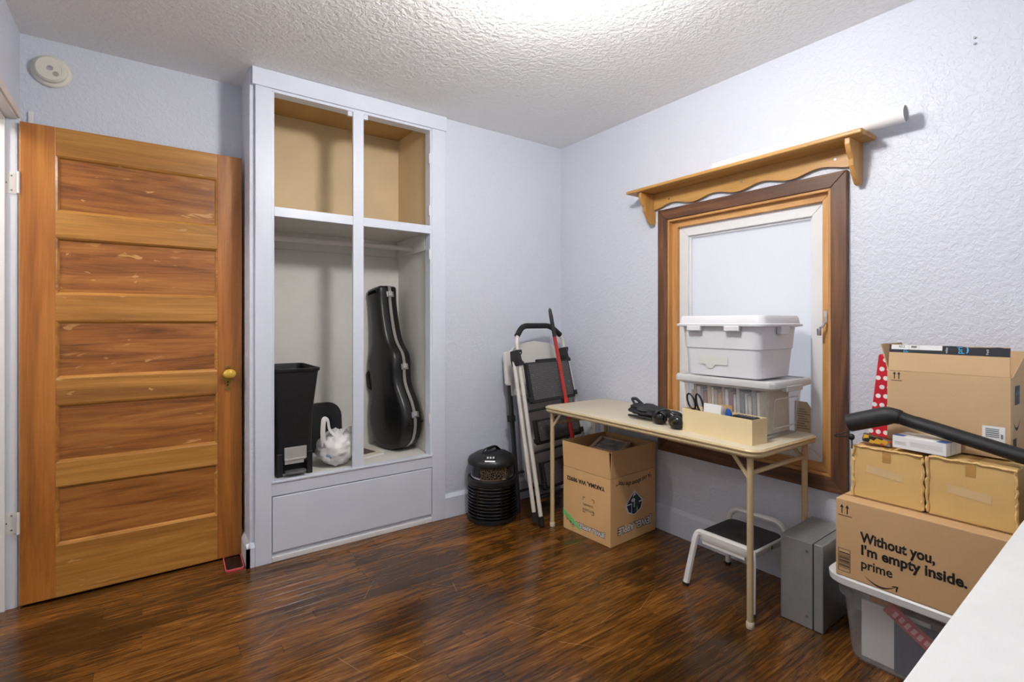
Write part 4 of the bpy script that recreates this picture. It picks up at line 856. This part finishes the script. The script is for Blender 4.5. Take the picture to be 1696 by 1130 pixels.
# ---- polka dot gift bag
PD = thing('polka_dot_bag', 'red gift bag with white polka dots beside the open delivery carton', 'gift bag', (2.27, .772, BT))
q = [(0, 0), (-.080, 0), (-.080, .27), (-.038, .315), (-.032, .31)]
MB().loft([[(-.030, a, b) for a, b in q], [(-.022 + .02, a, b) for a, b in q], [(.02, a, b) for a, b in q]]).build('bag_panel', M('red_gloss_paper', (206, 28, 48), .25), PD, .003)
ds = []
for i in range(9):
    for j in range(4):
        cy_, cz_ = -.008 - .024 * j - (.012 if i % 2 else 0), .02 + .034 * i
        lim = -.034 * cz_ / .315
        if cy_ < lim - .001 and cy_ > -.078 and cz_ < .30: ds.append(el(-cy_, cz_, .0085, .0085, 14))
flat(ds, (-.030, 0, 0), (0, -1, 0), (0, 0, 1), PAPER, PD, 'polka_dots', .0012)
# ---- blue and white small box, patterned packet, black sleeve
SB = thing('small_white_box', 'small white box with blue edges on the worn tan cartons', 'box', (2.052, .494, BT + .006), (0, 0, R(-7)))
bx('box_body', PAPER, SB, (0, .105, 0, .150, 0, .042), .0015)
BLU = M('blue_print', (40, 84, 160), .45)
flat([rect(.0, .045, .0, .028), rect(.0, .03, .118, .149)], (0, 0, .042), (1, 0, 0), (0, 1, 0), BLU, SB, 'blue_corners', .0006)
flat([rect(.05, .14, .026 - .004 * i, .0265 - .004 * i) for i in range(4)] + [rect(.006, .040, .022 - .003 * i, .0226 - .003 * i) for i in range(4)], (0, .150, 0), FX, FY, M('grey_print', (120, 126, 130)), SB, 'fine_print', .0005)
flat([rect(.03, .0315, 0, .042)], (0, 0, 0), SXd, SYd, INK, SB, 'lid_gap', .0005)
t = NT('busy_packet_print'); t.setp(.35); vo = t.n('TexVoronoi'); vo.inputs['Scale'].default_value = 70; t.l(t.coord(), vo.inputs['Vector']); sp = t.n('SeparateColor'); t.l(vo.outputs['Color'], sp.inputs[0])
t.l(t.ramp(sp.outputs[0], [(0, srgb((28, 28, 30))), (.35, srgb((214, 168, 40))), (.6, srgb((70, 70, 76))), (.75, srgb((190, 90, 40))), (.9, srgb((120, 120, 130)))], 'CONSTANT'), t.b.inputs['Base Color'])
o = MB().prism(rrect(.05, .085, .008, 3), lambda a, b: (a, b, 0), lambda a, b: (a * .9, b * .95, .024)).build('snack_packet', t.m, None, .003); o.location = (2.105, .702, BT + .003); o.rotation_euler = (R(10), 0, R(20)); tag(o, 'small packet with yellow and black print by the polka dot bag', 'packet')
SV = thing('umbrella_sleeve', 'long black fabric sleeve with drawstring lying over the boxes', 'fabric sleeve', (2.095, .5, BT + .009))
SLV = M('black_sleeve_fabric', (28, 28, 30), .55, var=.2, bump=.2, bs=260)
zr = lambda z_: z_ - BT - .003
pts = fillet([(-.01, .280, zr(.818)), (0, .150, zr(.866)), (0, .105, zr(.853)), (0, -.19, zr(.786)), (.005, -.34, zr(.7815))], .04, 6); n_ = len(pts)
rad = [.032 - .007 * min(1, max(0, (i - 2) / 5)) if i < 8 else .0225 for i in range(n_)]
m = MB().tube(pts, rad, 16)
m.v = [tuple(Vector(v_) + Vector((noise.noise(Vector(v_) * 30), noise.noise(Vector(v_) * 30 + Vector((5, 5, 5))), noise.noise(Vector(v_) * 30 + Vector((9, 2, 7))))) * .004) for v_ in m.v]
m.build('sleeve', SLV, SV, smooth=60)
MB().tube(fillet([(-.02, .262, zr(.800)), (-.025, .285, zr(.785)), (-.03, .315, zr(.772)), (-.03, .322, zr(.765)), (-.03, .305, zr(.765)), (-.035, .268, zr(.775))], .01), .0025, 6).build('drawstring', BLACK, SV, smooth=60)
MB().ball((-.048, .258, zr(.775)), .009, .010, .012, 12, 8).build('cord_lock', BLACK, SV, smooth=60)
MB().tube([(-.050, .256, zr(.770)), (-.056, .254, zr(.735))], .0022, 6).build('cord_end', BLACK, SV)

# ================================================================== WHITE DESK IN THE FOREGROUND
LAM = M('white_laminate', (226, 226, 225), .4, var=.03, vs_=12)
DK = thing('white_desk', 'plain white laminate desk top in front of the box pile', 'desk', (1.47, -.10, 0), (0, 0, R(1.7)))
bx('desk_top', LAM, DK, (-.90, .90, -.34, .345, .722, .75), .003); bx('side_panel', LAM, DK, (-.88, -.86, -.32, .32, 0, .722), .001); bx('side_panel', LAM, DK, (.86, .88, -.32, .20, 0, .722), .001)
